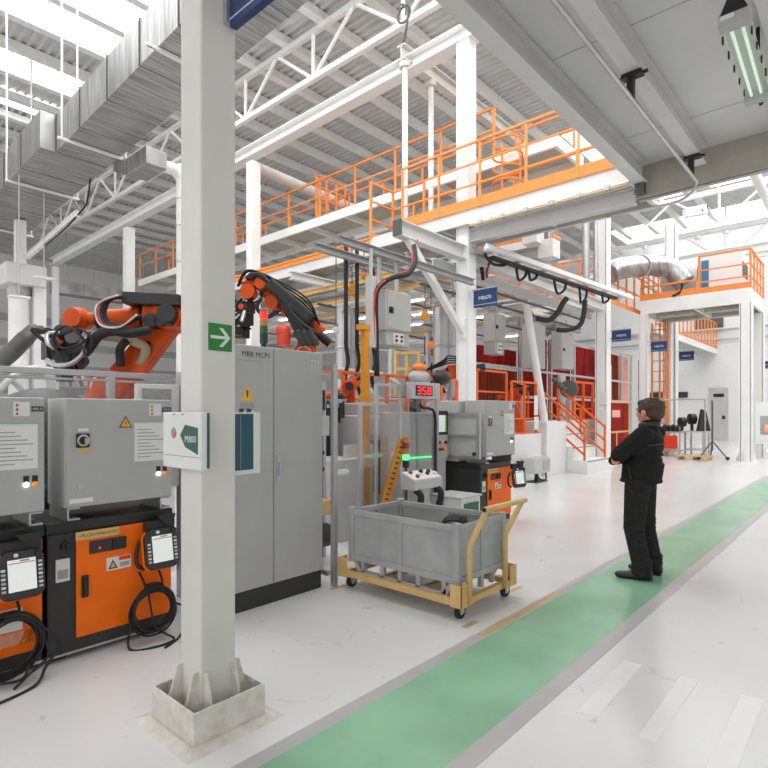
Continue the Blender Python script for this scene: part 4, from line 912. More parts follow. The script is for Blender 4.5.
# smaller robots deeper in the cell
r3, k3 = robot('orange robot standing behind the aluminium gate post', atd(350, 432, 9.0), atd(349, 388, 9.0), atd(339, 398, 8.9), atd(333, 405, 8.9), 0.62, harness=False, group='orange welding robots')
r4, k4 = robot('orange robot stretching its arm towards the braced column', atd(466, 394, 13.0), atd(462, 371, 13.0), atd(439, 375, 13.0), atd(432, 380, 13.0), 1.0, ped=False)
blob_tool(r4, atd(437, 380, 12.9), 0.8, 9)
r5, k5 = robot('small orange robot on the white platform behind the orange railing', atd(512, 407, 14.6), atd(519, 392, 14.6), atd(506, 396, 14.6), atd(502, 404, 14.6), 0.7, ped=False, base=atd(515, 420, 14.6))
blob_tool(r5, atd(502, 402, 14.5), 0.65, 12)
for i, (px, py, d, sx, m, lab) in enumerate(((331, 397, 8.2, 0.12, 'robot_orange', 'orange spindle lying level behind the aluminium gate'), (419, 368, 10.2, 0.14, 'rail_orange', 'orange cap of the grey welding head above the red counter'))):
    c = atd(px, py, d); t = thing('spindle_unit', lab, 'machine part', (c.x, c.y, 0))
    if i == 0:
        B().cyl(c - RGT * 0.17, c + RGT * 0.1, 0.075).build('housing', m, t, 0.01); B().cyl(c + RGT * 0.1, c + RGT * 0.18, 0.09).build('head', 'black', t, 0.01)
        B().box((c.x - 0.06, c.y + 0.05, 0), (c.x + 0.06, c.y + 0.17, c.z)).build('stand', 'charcoal', t)
    else:
        B().ell(c, (0.15, 0.15, 0.09), 16, 10).build('cap', m, t); b = B(); b.ell(c - UZ * 0.2, (0.26, 0.2, 0.17), 16, 10); b.build('body', 'cabinet_grey', t)
        B().ell(c - UZ * 0.18 + RGT * 0.42, (0.2, 0.16, 0.14), 14, 8).build('motor', 'charcoal', t); B().box((c.x - 0.08, c.y, 0), (c.x + 0.08, c.y + 0.16, c.z - 0.25)).build('stand', 'charcoal', t)

# car bodies in white inside the cells
def car(label, p, ang):
    t = thing('car_body', label, 'car body', p, ang, 'unpainted car bodies', local=True)
    o = [(-2.0, 0.3), (2.0, 0.3), (2.1, 0.6), (1.95, 0.85), (0.9, 0.98), (-1.55, 1.02), (-2.05, 0.9)]
    b = B(); b.prism(o, (0, -0.78, 0), UX, UZ, (0, 1.56, 0)); b.build('lower_body', 'car_white', t, 0.05)
    for s in (-1, 1):
        y = s * 0.66
        b = B(); b.tube(spline([(1.0, y * 1.1, 0.96), (0.35, y, 1.38), (-0.2, y * 0.96, 1.46), (-0.9, y * 0.96, 1.44), (-1.6, y * 1.1, 1.0)]), 0.05, 8); b.build('roof_rail', 'car_white', t)
        b = B(); b.bar((-0.35, y * 1.08, 0.95), (-0.4, y * 0.97, 1.45), 0.07, 0.12); b.build('pillar', 'car_white', t)
        for x in (-1.25, 1.25): B().cyl((x, s * 0.785, 0.45), (x, s * 0.77, 0.45), 0.33, n=24).build('wheel_arch', 'charcoal', t)
    b = B(); b.sweep([(-0.62, 0), (-0.3, 0.05), (0.3, 0.05), (0.62, 0), (0.62, -0.03), (-0.62, -0.03)], (0.3, 0, 1.42), (-1.0, 0, 1.46)); b.build('roof', 'car_white', t)
    B().box((0.75, -0.66, 0.95), (0.95, 0.66, 1.02)).build('cowl', 'charcoal', t)
    B().box((-1.9, -0.6, 0), (1.9, 0.6, 0.3)).build('skid', 'charcoal', t)
    return t
cp = atd(30, 400, 9.2); car1 = car('bare white car body inside the near robot cell', (cp.x, cp.y, 0.85), radians(35))
B().box((cp.x - 1.3, cp.y - 1.0, 0), (cp.x + 1.3, cp.y + 1.0, 0.84)).one('body_fixture', 'charcoal', 'dark fixture table carrying the bare car body in the near cell', 'fixture')
cp2 = atd(355, 400, 11.0); copy_tree(car1, (cp2.x, cp2.y, 0.95), radians(-20), 'bare car body behind the yellow lifting post')
B().box((cp2.x - 1.0, cp2.y - 0.8, 0), (cp2.x + 1.0, cp2.y + 0.8, 0.94)).one('body_fixture', 'charcoal', 'dark fixture table under the car body behind the yellow post', 'fixture')
b = B(); b.tube(spline([V((atd(-30, 400, 7.7).x, atd(-30, 400, 7.7).y, 0)), atd(-28, 395, 7.7), atd(-14, 372, 7.6), atd(0, 362, 7.5), atd(12, 352, 7.4), atd(24, 340, 7.4), atd(34, 331, 7.5), atd(42, 330, 7.6)]), [0.11] * 32 + [0.1] * 6 + [0.06] * 5, 12); b.one('robot_hose', 'dark_steel', 'dark ribbed hose arm rising from the photograph edge behind the guard', 'hose')
# dark machine behind the clear guard
mc = thing('dark_fixture', 'dark grey domed fixture seen through the clear guard', 'fixture', (1.55, 5.9, 0))
B().box((0.6, 5.5, 0), (2.2, 6.4, 1.2)).build('table', 'charcoal', mc, 0.02)
B().ell((1.75, 5.75, 1.5), (0.5, 0.3, 0.38), 24, 12).build('dome', 'dark_steel', mc)
for i in range(5): B().cyl((0.75 + i * 0.2, 5.6, 1.2), (0.75 + i * 0.2, 5.6, 1.5 + 0.1 * (i % 3)), 0.05).build('clamp', 'steel', mc, 0.005)
for i in range(3): B().ell((0.7 + i * 0.33, 5.52, 1.72), 0.03, 10, 6).build('knob', 'aluminium', mc)

# ================================================================== GATE, RACK AND MACHINE
gt = thing('gate_frame', 'aluminium gate frame between the tall cabinet and the bin trolley', 'gate', (3.7, 3.86, 0), kind='thing')
for x, y, z in ((3.64, 3.88, 2.12), (3.60, 4.35, 1.9)): B().box((x - 0.025, y - 0.025, 0), (x + 0.025, y + 0.025, z)).build('post', 'aluminium', gt, 0.004)
for z in (0.12, 2.08): B().box((3.59, 3.92, z - 0.02), (3.63, 4.33, z + 0.02)).build('rail', 'aluminium', gt)
b = B(); b.box((3.66, 3.83, 1.06), (3.78, 3.85, 1.11)); b.cyl((3.77, 3.82, 1.085), (3.77, 3.86, 1.085), 0.018); b.build('latch', 'paper', gt, 0.004)
rk = thing('valve_rack', 'valve rack with perforated plate in the slot beside the tall cabinet', 'rack', (3.95, 4.65, 0), kind='thing')
B().box((3.75, 4.8, 0), (4.35, 4.86, 1.75)).build('back_plate', 'cabinet_light', rk)
for x in (3.78, 4.3): B().box((x - 0.02, 4.74, 0), (x + 0.02, 4.8, 2.0)).build('upright', 'aluminium', rk)
b = B()
for i in range(4):
    for j in range(6): b.cyl((3.85 + i * 0.1, 4.795, 0.75 + j * 0.09), (3.85 + i * 0.1, 4.78, 0.75 + j * 0.09), 0.03, n=10)
b.build('perforation', 'wall_grey', rk)
for z in (0.98, 1.16): 
    b = B(); b.box((3.72, 4.5, z), (3.98, 4.7, z + 0.1)); b.cyl((3.98, 4.6, z + 0.05), (4.15, 4.6, z + 0.05), 0.025); b.box((3.74, 4.48, z - 0.08), (3.84, 4.6, z)); b.build('valve', 'black', rk, 0.008)
B().box((3.72, 4.55, 1.4), (4.2, 4.75, 1.62)).build('manifold', 'cabinet_light', rk, 0.004)
for i in range(5): B().cyl((3.77 + i * 0.08, 4.54, 1.68), (3.77 + i * 0.08, 4.54, 1.9), 0.03).build('solenoid', 'charcoal', rk)
B().box((3.72, 4.45, 0.55), (4.2, 4.72, 0.7)).build('shelf', 'wood', rk)
b = B(); b.cyl((3.75, 4.6, 0.3), (4.2, 4.6, 0.3), 0.13); b.build('air_tank', 'charcoal', rk, 0.03)
# enclosure with clear doors
en = thing('machine_enclosure', 'aluminium framed clear enclosure behind the bin trolley', 'enclosure', (5.4, 4.6, 0), kind='thing')
for x, z in ((4.735, 1.757), (5.016, 2.0), (5.47, 2.02), (6.27, 2.06)): B().box((x - 0.022, 4.58, 0), (x + 0.022, 4.62, z)).build('post', 'aluminium', en, 0.003)
for x0, x1, z in ((4.735, 5.016, 1.757), (5.016, 6.27, 2.0), (4.735, 5.47, 1.13), (4.735, 6.27, 0.42)): B().box((x0, 4.585, z - 0.02), (x1, 4.615, z + 0.02)).build('rail', 'aluminium', en)
for x0, x1, z1 in ((4.757, 4.99, 1.73), (5.04, 5.45, 1.98), (5.49, 6.25, 1.98)): B().box((x0, 4.597, 0.44), (x1, 4.6, z1)).build('clear_panel', 'polycarbonate', en)
ds = thing('digital_counter', 'grey digital counter showing a red 358 on top of the enclosure', 'display', (5.92, 4.5, 1.84))
B().box((5.56, 4.47, 1.835), (6.17, 4.57, 2.05)).build('case', 'cabinet_light', ds, 0.006)
scn = B().box((5.63, 4.465, 1.875), (5.99, 4.471, 2.01)).build('screen', 'black', ds)
# seven segment digits
def digit(ch, x, z, h, w, y):
    s = {'3': 'abgcd', '5': 'afgcd', '8': 'abcdefg'}[ch]; t = 0.014; b = B()
    seg = {'a': ((x + 0.004, z + h - t), (x + w - 0.004, z + h)), 'g': ((x + 0.004, z + h / 2 - t / 2), (x + w - 0.004, z + h / 2 + t / 2)), 'd': ((x + 0.004, z), (x + w - 0.004, z + t)),
           'b': ((x + w - t, z + h / 2), (x + w, z + h)), 'c': ((x + w - t, z), (x + w, z + h / 2)), 'f': ((x, z + h / 2), (x + t, z + h)), 'e': ((x, z), (x + t, z + h / 2))}
    for k in s: (x0, z0), (x1, z1) = seg[k]; b.box((x0, y - 0.003, z0), (x1, y, z1))
    return b
for i, ch in enumerate('358'): digit(ch, 5.66 + i * 0.11, 1.893, 0.1, 0.075, 4.465).build('digit', 'led_red', scn)
B().box((6.04, 4.468, 1.835), (6.05, 4.472, 2.05)).build('joint', 'print_grey', ds)
b = B(); b.tube(spline([(5.70, 4.45, 1.77), (5.74, 4.44, 1.72), (5.88, 4.44, 1.71), (6.0, 4.44, 1.63), (6.02, 4.44, 1.2), (6.02, 4.44, 0.0)]), 0.02, 10); b.one('signal_cable', 'black_rubber', 'black cable running down the enclosure post below the digital counter', 'cable')
hc = thing('machine_housing', 'grey machine housing inside the enclosure beside the operator screen', 'housing', (5.95, 4.9, 0))
B().box((5.75, 4.66, 0.4), (6.25, 5.2, 1.66)).build('body', 'cabinet_light', hc, 0.01)
B().box((5.78, 4.65, 1.06), (6.1, 4.66, 1.64)).build('door', 'cabinet_light', hc, 0.004)
B().cyl((5.5, 4.64, 1.055), (6.2, 4.64, 1.045), 0.012).build('green_light_strip', 'led_green', hc)
hm = thing('operator_panel', 'operator panel with a lit screen and six buttons beside the enclosure post', 'control panel', (6.45, 4.5, 0))
B().box((6.36, 4.68, 1.0), (6.64, 4.86, 1.74)).build('case', 'cabinet_light', hm, 0.008)
f = B().box((6.37, 4.665, 1.34), (6.63, 4.68, 1.68)).build('bezel', 'black', hm, 0.006)
B().box((6.40, 4.66, 1.38), (6.585, 4.666, 1.62)).build('screen', 'screen', f); B().box((6.55, 4.658, 1.38), (6.585, 4.661, 1.62)).build('screen_strip', 'screen_bar', f)
for i in range(3):
    for j in range(2): B().cyl((6.43 + i * 0.075, 4.68, 1.13 + j * 0.1), (6.43 + i * 0.075, 4.655, 1.13 + j * 0.1), 0.022, n=12).build('button', ('charcoal', 'lens_red', 'lamp_orange')[(i + j) % 3], hm)
B().box((6.38, 4.7, 0), (6.62, 4.84, 1.0)).build('stand', 'cabinet_light', hm)
# operator pedestal and its signal tower
op = thing('control_pedestal', 'pale push button box on a pedestal behind the bin trolley', 'control pedestal', (5.28, 4.2, 0))
b = B(); b.prism([(0, 0.74), (0.2, 0.74), (0.2, 0.95), (0, 0.86)], (5.08, 4.05, 0), UY, UZ, (0.56, 0, 0)); b.build('box', 'cabinet_light', op, 0.008)
slope = V((0, 0.2, 0.09)).normalized(); nn = UX.cross(slope)
for i, (u, v, m) in enumerate(((0.1, 0.16, 'lens_red'), (0.2, 0.1, 'paper'), (0.3, 0.16, 'black'), (0.36, 0.1, 'black'), (0.44, 0.15, 'charcoal'), (0.12, 0.06, 'lens_red'), (0.49, 0.08, 'paper'))):
    c = V((5.08 + u, 4.05, 0.86)) + slope * v; B().cyl(c, c + nn * 0.03, 0.025, n=12).build('button', m, op)
b = B(); b.prism([(0.02, 0.01), (0.54, 0.01), (0.54, 0.2), (0.02, 0.2)], V((5.08, 4.05, 0.86)), UX, slope, nn * 0.003); b.build('top_plate', 'paper', op)
B().box((5.26, 4.1, 0), (5.44, 4.22, 0.74)).build('post', 'cabinet_light', op)
for x in (5.16, 5.56):
    b = B(); b.tube(spline([(x, 4.1, 0.74), (x + 0.02, 4.03, 0.66), (x - 0.02, 4.05, 0.45), (x, 4.1, 0.1)]), 0.04, 10); b.build('hose', 'black_rubber', op)
st = thing('signal_tower', 'signal tower with glowing green lens behind the bin trolley', 'signal light', (5.02, 4.3, 0))
x, y = 5.30, 4.36
B().cyl((x, y, 0), (x, y, 0.98), 0.018).build('pole', 'dark_steel', st); B().cyl((x, y, 0.98), (x, y, 1.07), 0.042, n=20).build('socket', 'black', st)
for z, m, n_ in ((1.07, 'led_green', 'green_lens'), (1.14, 'lens_amber', 'amber_lens'), (1.215, 'lens_red', 'red_lens'), (1.29, 'lens_amber', 'yellow_lens')): B().cyl((x, y, z), (x, y, z + 0.065), 0.042, n=20).build(n_, m, st)
# yellow lifting post and leaning beam
yp = thing('lifting_post', 'yellow telescopic lifting post behind the clear enclosure', 'post', atd(365, 512, 7.6) * 1.0, kind='thing')
p = atd(365, 420, 7.6)
B().box((p.x - 0.05, p.y - 0.05, 0), (p.x + 0.05, p.y + 0.05, 1.9)).build('lower_tube', 'amber_paint', yp, 0.008)
B().box((p.x - 0.045, p.y - 0.045, 1.9), (p.x + 0.045, p.y + 0.045, 2.78)).build('upper_tube', 'amber_paint', yp, 0.006); B().box((p.x - 0.12, p.y - 0.05, 2.78), (p.x + 0.06, p.y + 0.05, 2.85)).build('cap', 'amber_paint', yp)
b = B(); b.cyl(p + V((0, 0, 0.30)) - FWD * 0.09, p + V((0, 0, 0.30)) + FWD * 0.07, 0.085, n=20); b.build('joint', 'amber_paint', yp, 0.01)
b = B(); b.bar(atd(403, 439, 6.95), atd(382, 514, 6.9), 0.10, 0.10); b.use(1); a_, c_ = atd(403, 439, 6.95) - FWD * 0.052, atd(382, 514, 6.9) - FWD * 0.052
for i in range(14):
    q0 = a_.lerp(c_, (i + 0.4) / 14.5); q1 = a_.lerp(c_, (i + 0.7) / 14.5); b.bar(q0, q1, 0.05, 0.004, up=FWD)
lb = b.one('leaning_beam', ['amber_paint', 'charcoal'], 'yellow slotted beam leaning behind the clear enclosure', 'beam', kind='thing')
# plant deeper in the cell, seen over the enclosure
for i, (px, d, r, z, lab) in enumerate(((343, 15, 0.2, 4.5, 'silver riser pipe behind the robot cell gate'), (352, 15.6, 0.13, 4.5, 'thinner silver riser pipe behind the robot cell gate'), (392, 13.5, 0.11, 4.4, 'slim grey riser below the biggest hanging cabinet'), (441, 14.6, 0.22, 4.4, 'first of the two silver vessels left of the braced column'), (451, 14.7, 0.2, 4.4, 'second of the two silver vessels, next to the braced column'))):
    p = atd(px, 400, d); b = B(); b.cyl((p.x, p.y, 0), (p.x, p.y, z), r, n=18); b.ring((p.x, p.y, 2.6), UZ, r + 0.01, 0.03, 20, 6); b.ring((p.x, p.y, 3.4), UZ, r + 0.01, 0.03, 20, 6); b.one('riser_pipe', 'aluminium', lab, 'pipe')
tf = thing('tan_frame', 'tan square tube frame below the biggest hanging cabinet', 'frame', atd(407, 420, 13.0) * 1.0, kind='thing')
for px in (396, 407, 419): p = atd(px, 352, 13.0); B().bar((p.x, p.y, 0), p, 0.07).build('upright', 'tan_label', tf)
for py in (353, 369): B().bar(atd(395, py, 13.0), atd(420, py, 13.0), 0.07).build('rail', 'tan_label', tf)
for i, (px, d) in enumerate(((346, 9.6), (357, 9.7), (373, 10.5))):
    b = B(); b.tube(spline([V((atd(px, 345, d).x, atd(px, 345, d).y, 4.6)), atd(px, 330, d), atd(px, 345, d), atd(px + 2, 362, d), atd(px - 1, 380, d), atd(px + 4, 398, d), atd(px + 2, 420, d)]), 0.035, 8); b.one('robot_hose', 'black_rubber', 'black hose hanging beside the yellow lifting post, %s' % ('nearest the gate', 'just before the post', 'beyond the post')[i], 'hose')
fxp = thing('clamp_fixture', 'grey clamping fixture with black toggles behind the valve rack', 'fixture', atd(333, 425, 7.4) * 1.0, kind='thing')
p = atd(333, 425, 7.4); B().box((p.x - 0.3, p.y - 0.3, 0), (p.x + 0.3, p.y + 0.3, 1.05)).build('base', 'cabinet_light', fxp, 0.01)
for i in range(5):
    q = atd(326 + i * 4, 418 + (i % 2) * 5, 7.2); B().cyl(q, q + UZ * 0.22, 0.035).build('toggle', 'black', fxp); B().cbox(q + UZ * 0.22, (0.1, 0.06, 0.05)).build('jaw', 'steel', fxp)
# things inside the enclosure
pw = thing('parts_washer', 'grey machine with a big dark round drum inside the enclosure', 'machine', (6.2, 5.9, 0))
B().box((5.75, 5.5, 0), (6.5, 6.2, 1.62)).build('body', 'cabinet_light', pw, 0.02)
B().cyl((6.1, 5.49, 0.75), (6.1, 5.42, 0.75), 0.3, n=30).build('drum', 'dark_steel', pw, 0.02)
B().box((5.76, 5.49, 1.3), (6.49, 5.5, 1.33)).build('seam', 'print_grey', pw); B().box((5.8, 5.48, 1.08), (6.4, 5.5, 1.25)).build('grille', 'dark_steel', pw)
B().box((5.85, 5.6, 1.62), (6.4, 6.1, 1.8)).build('hood', 'cabinet_grey', pw, 0.02)
B().box((5.18, 5.3, 0), (5.72, 5.35, 1.22)).one('cream_panel', 'cream_paint', 'cream sheet panel behind the yellow lifting post', 'panel')
for i, (x0, x1, z, lab) in enumerate(((4.6, 9.4, 1.45, 'orange guard rail frame behind the clear enclosure'), (4.1, 5.6, 1.15, 'orange guard frame behind the gate post'))):
    railing(lab, [(x0, 6.4 + i * 0.3, z), (x1, 6.4 + i * 0.3, z)], 0.85 - 0.2 * i, (1, 0.5, 0.0), 0.55, 0, 'rail_deep', 0.025)
# third controller
c3 = copy_tree(c2, (6.74, 4.19, 0), 0, 'orange robot controller under the grey box behind the bin handle')
u3 = copy_tree(u2, (6.86, 4.17, 0.925), 0, 'grey control box on the controller behind the bin handle'); u3.scale = (1.13, 1.0, 1.1)
sp = thing('side_cabinet', 'grey side cabinet with hinged frame door joined to the third controller', 'cabinet', (6.74, 4.85, 0))
B().box((6.76, 4.58, 0.94), (7.5, 5.1, 1.83)).build('body', 'cabinet_light', sp, 0.01)
d = B().box((6.725, 4.18, 1.0), (6.75, 4.82, 1.65)).build('hinged_door', 'cabinet_light', sp, 0.006)
b = B()
for p, q in (((6.70, 4.18, 1.0), (6.724, 4.23, 1.65)), ((6.70, 4.77, 1.0), (6.724, 4.82, 1.65)), ((6.702, 4.231, 1.60), (6.724, 4.769, 1.65)), ((6.702, 4.231, 1.29), (6.724, 4.769, 1.34)), ((6.702, 4.231, 1.0), (6.724, 4.769, 1.04))): b.box(p, q)
b.build('door_frame', 'aluminium', d)
B().cyl((6.722, 4.27, 1.07), (6.69, 4.27, 1.07), 0.025).build('lock', 'black', d)
B().box((6.76, 4.84, 0), (7.46, 5.12, 0.94)).build('stand', 'charcoal', sp)
p3_ = copy_tree(p2_, (7.46, 4.0, 0.70), radians(-18), 'black and orange teach pendant on the controller behind the bin handle')
wc = thing('low_cabinet', 'low white box with a dark green window behind the bin', 'cabinet', (5.75, 4.0, 0))
B().box((5.6, 3.75, 0.05), (6.03, 4.2, 0.61)).build('body', 'paper', wc, 0.01)
B().box((5.58, 3.73, 0.61), (6.05, 4.22, 0.635)).build('lid', 'cabinet_light', wc, 0.006)
B().box((5.66, 3.74, 0.34), (5.98, 3.75, 0.55)).build('window', 'lens_green', wc)
for x in (5.64, 5.99):
    for y in (3.79, 4.16): B().cyl((x, y, 0), (x, y, 0.05), 0.025).build('foot', 'black', wc)
orail = thing('bumper_rail', 'orange bent bumper rail beside the third controller', 'rail', (7.75, 4.5, 0))
b = B(); b.tube(spline([(7.7, 4.3, 0.0), (7.7, 4.3, 0.9), (7.68, 4.35, 1.15), (7.6, 4.5, 1.32)]), 0.03, 10); b.build('tube', 'rail_deep', orail)

# ================================================================== BIN AND TROLLEY
BX0, BX1, BY0, BY1, BZ0, BZ1 = 3.71, 4.47, 2.51, 3.76, 0.27, 0.74
bn = thing('steel_bin', 'grey steel container bin standing on the tan trolley', 'bin', ((BX0 + BX1) / 2, (BY0 + BY1) / 2, BZ0 - 0.1))
for p, q in (((BX0 + .02, BY0 + .02, BZ0 + .02), (BX0 + .03, BY1 - .02, BZ1)), ((BX1 - .03, BY0 + .02, BZ0 + .02), (BX1 - .02, BY1 - .02, BZ1)), ((BX0 + .02, BY0 + .02, BZ0 + .02), (BX1 - .02, BY0 + .03, BZ1)), ((BX0 + .02, BY1 - .03, BZ0 + .02), (BX1 - .02, BY1 - .02, BZ1))):
    B().box(p, q).build('side_panel', 'bin_grey', bn)
B().box((BX0 + .02, BY0 + .02, BZ0 + 0.02), (BX1 - .02, BY1 - .02, BZ0 + .03)).build('floor_sheet', 'bin_grey', bn)
for x in (BX0, BX1 - 0.06):
    for y in (BY0, BY1 - 0.06): B().box((x, y, BZ0 - 0.02), (x + 0.06, y + 0.06, BZ1 + 0.02)).build('corner_post', 'bin_grey', bn, 0.004)
for z in (BZ0, BZ1 - 0.05):
    for x in (BX0 + .005, BX1 - .045): B().box((x, BY0 + .06, z), (x + 0.04, BY1 - .06, z + 0.05)).build('rim_rail', 'bin_grey', bn, 0.003)
    for y in (BY0 + .005, BY1 - .045): B().box((BX0 + .06, y, z), (BX1 - .06, y + 0.04, z + 0.05)).build('rim_rail', 'bin_grey', bn, 0.003)
ym = (BY0 + BY1) / 2
for x in (BX0 + .005, BX1 - .045): B().box((x, ym - 0.025, BZ0 + .05), (x + 0.04, ym + 0.025, BZ1 - .05)).build('stiffener', 'bin_grey', bn)
for y in (BY0 + .005, BY1 - .045): B().box(((BX0 + BX1) / 2 - 0.025, y, BZ0 + .05), ((BX0 + BX1) / 2 + 0.025, y + 0.04, BZ1 - .05)).build('stiffener', 'bin_grey', bn)
for x in (BX0 + 0.01, BX1 - 0.05):
    for y in (BY0 + 0.15, BY0 + 0.42, ym, BY1 - 0.42, BY1 - 0.18): B().box((x, y - 0.02, BZ0 - 0.10), (x + 0.04, y + 0.02, BZ0)).build('skid_leg', 'bin_grey', bn)
    b = B(); b.prism([(BY0 + 0.12, 0), (BY1 - 0.12, 0), (BY1 - 0.06, 0.1), (BY1 - 0.1, 0.1), (BY1 - 0.16, 0.02), (BY0 + 0.16, 0.02), (BY0 + 0.1, 0.1), (BY0 + 0.06, 0.1)], (x, 0, BZ0 - 0.105), UY, UZ, (0.04, 0, 0)); b.build('skid', 'bin_grey', bn)
for y in (BY0 + 0.01, BY1 - 0.05):
    for x in (BX0 + 0.2, (BX0 + BX1) / 2, BX1 - 0.2): B().box((x - 0.02, y, BZ0 - 0.10), (x + 0.02, y + 0.04, BZ0)).build('skid_leg', 'bin_grey', bn)
pt = thing('gear_part', 'dark ringed metal part lying inside the grey bin', 'machine part', (4.2, 2.85, BZ0 + 0.03))
B().cyl((4.14, 2.85, 0.56), (4.32, 2.95, 0.58), 0.12, n=26).build('drum', 'steel', pt, 0.01)
for i in range(4): B().ring((4.16 + i * 0.04, 2.86 + i * 0.022, 0.564 + i * 0.005), (0.22, 0.1, 0.04), 0.13, 0.012, 24, 6).build('ring', 'black', pt)
b = B(); b.tube(spline([(4.08, 2.75, 0.62), (4.1, 2.72, 0.7), (4.16, 2.75, 0.73), (4.2, 2.8, 0.68)]), 0.02); b.build('strap', 'black_rubber', pt)
B().box((4.0, 2.7, 0.30), (4.4, 3.1, 0.4)).build('base', 'dark_steel', pt)
tr = thing('bin_trolley', 'tan steel push trolley on four casters carrying the grey bin', 'trolley', (4.09, 3.1, 0))
TX0, TX1, TY0, TY1 = 3.66, 4.52, 2.45, 3.82
for y in (TY0, TY1 - 0.06): B().box((TX0, y, 0.115), (TX1, y + 0.06, 0.165)).build('frame_rail', 'trolley_tan', tr, 0.004)
for x in (TX0, TX1 - 0.06): B().box((x, TY0, 0.115), (x + 0.06, TY1, 0.165)).build('frame_rail', 'trolley_tan', tr, 0.004)
for y in (2.9, 3.35): B().box((TX0 + .06, y, 0.12), (TX1 - .06, y + 0.05, 0.16)).build('cross_rail', 'trolley_tan', tr)
for x in (TX0, TX1):
    for y in (TY0, TY1):
        sx = 1 if x == TX0 else -1; sy = 1 if y == TY0 else -1
        b = B(); b.box((x - 0.012 * sx, y - 0.012 * sy, 0.11), (x + 0.0 * sx, y + 0.1 * sy, 0.29)); b.box((x - 0.012 * sx, y - 0.012 * sy, 0.11), (x + 0.1 * sx, y, 0.29)); b.build('corner_guide', 'trolley_tan', tr, 0.003)
        cx, cy = x + 0.07 * sx, y + 0.07 * sy
        cs = B().box((cx - 0.05, cy - 0.05, 0.105), (cx + 0.05, cy + 0.05, 0.115)).build('caster_plate', 'steel', tr)
        b = B()
        for k in (-0.026, 0.026): b.prism([(-0.03, 0.105), (0.03, 0.105), (0.045, 0.05), (0.02, 0.04), (-0.01, 0.05)], (cx, cy + k - 0.002, 0), UX, UZ, (0, 0.004, 0))
        b.build('fork', 'steel', cs)
        b = B(); b.cyl((cx + 0.015, cy - 0.02, 0.054), (cx + 0.015, cy + 0.02, 0.054), 0.054, n=24); b.use(1); b.cyl((cx + 0.015, cy - 0.022, 0.054), (cx + 0.015, cy + 0.022, 0.054), 0.024, n=16); b.build('wheel', ['tyre_black', 'steel'], cs, 0.004)
for x in (3.75, 4.31):
    b = B(); b.tube([(x, 2.43, 0.13), (x, 2.43, 0.56), (x, 2.425, 0.6), (x - 0.0, 2.27, 0.90)], 0.023, 12); b.build('handle_upright', 'trolley_tan', tr)
b = B(); b.cyl((3.70, 2.265, 0.905), (4.36, 2.265, 0.905), 0.023, n=14); b.build('handle_bar', 'trolley_tan', tr)
for x in (3.694, 4.36): B().cyl((x, 2.265, 0.905), (x + 0.006, 2.265, 0.905), 0.018, n=12).build('end_plug', 'black', tr)
# ================================================================== WHITE PLATFORM AND STAIRS
B().box((11.3, 6.6, 0), (13.62, 9.0, 1.12)).one('white_platform', 'wall_white', 'low white platform block behind the grey device, under the orange railings', 'platform', bevel=0.01)
pb = thing('stair_block', 'white block with stairs rising to the white platform', 'stairs', (15, 7, 0))
B().box((13.66, 6.48, 0), (14.88, 8.95, 1.42)).build('block', 'wall_white', pb, 0.01)
B().box((14.885, 7.505, 0), (19.7, 8.6, 1.41)).build('landing', 'wall_white', pb, 0.01)
for i in range(4):
    s = B().box((14.9 + 0.002 * i, 5.9 + i * 0.4, 0), (16.5 - 0.002 * i, 7.5, 0.355 * (i + 1) - 0.004 * (i == 3))).build('step', 'wall_white', pb, 0.006)
    b = B()
    for k in range(12): b.box((14.92 + k * 0.13, 5.895 + i * 0.4, 0.355 * (i + 1) - 0.045), (15.0 + k * 0.13, 5.9 + i * 0.4, 0.355 * (i + 1) - 0.01))
    b.build('nosing', 'dark_steel', s)
for nm, x, lab in ((0, 14.95, 'orange stair handrail on the near side of the white stairs'), (1, 16.45, 'orange stair handrail on the far side of the white stairs')):
    t = thing('stair_handrail', lab, 'handrail', (x, 6.0, 0.36), group='stair handrails')
    top, bot = V((x, 7.45, 2.45)), V((x, 6.0, 1.25))
    for k, n_ in ((0, 'top_rail'), (-0.4, 'rail'), (-0.75, 'rail')):
        b = B(); b.bar(top + UZ * k, bot + UZ * k, 0.05); b.build(n_, 'rail_deep', t)
    for p, zb in ((bot, 0.35), (top, 1.42), (bot.lerp(top, 0.5), 0.9)): B().bar((x, p.y, zb), p + UZ * 0.02, 0.05).build('post', 'rail_deep', t)
railing('orange railing on the white platform nearest the braced column', [(10.95, 6.9, 1.1), (12.3, 6.9, 1.1)], 1.55, (1, 0.68, 0.4), 1.0, 0, 'rail_deep', 0.025)
railing('orange railing with curved end on the white platform before the small robot', [(12.1, 6.65, 1.12), (13.4, 6.65, 1.12)], 1.3, (1, 0.62, 0.3, 0.02), 0.75, 0.0, 'rail_deep', 0.025)
railing('short orange railing on the white stair block', [(13.75, 7.6, 1.42), (14.8, 7.6, 1.42)], 1.0, (1, 0.55), 0.5, 0.0, 'rail_deep', 0.025)
railing('tall orange railing frame on the landing before the red curtain', [(17.95, 7.58, 1.41), (19.6, 7.58, 1.41)], 1.28, (1, 0.62, 0.3, 0.02), 0.85, 0.0, 'rail_deep', 0.035)
b = B(); b.box((10.3, 6.65, 0), (11.28, 8.8, 1.1)); b.one('white_platform', 'wall_white', 'white platform base behind the third controller', 'platform')
dv = thing('grey_device', 'small pale grey device on a stand before the white platform', 'machine', (12.4, 6.2, 0))
B().box((12.05, 6.0, 0.22), (12.85, 6.4, 0.58)).build('case', 'cabinet_light', dv, 0.015); B().box((12.45, 5.99, 0.28), (12.8, 6.0, 0.52)).build('screen_window', 'cabinet_grey', dv)
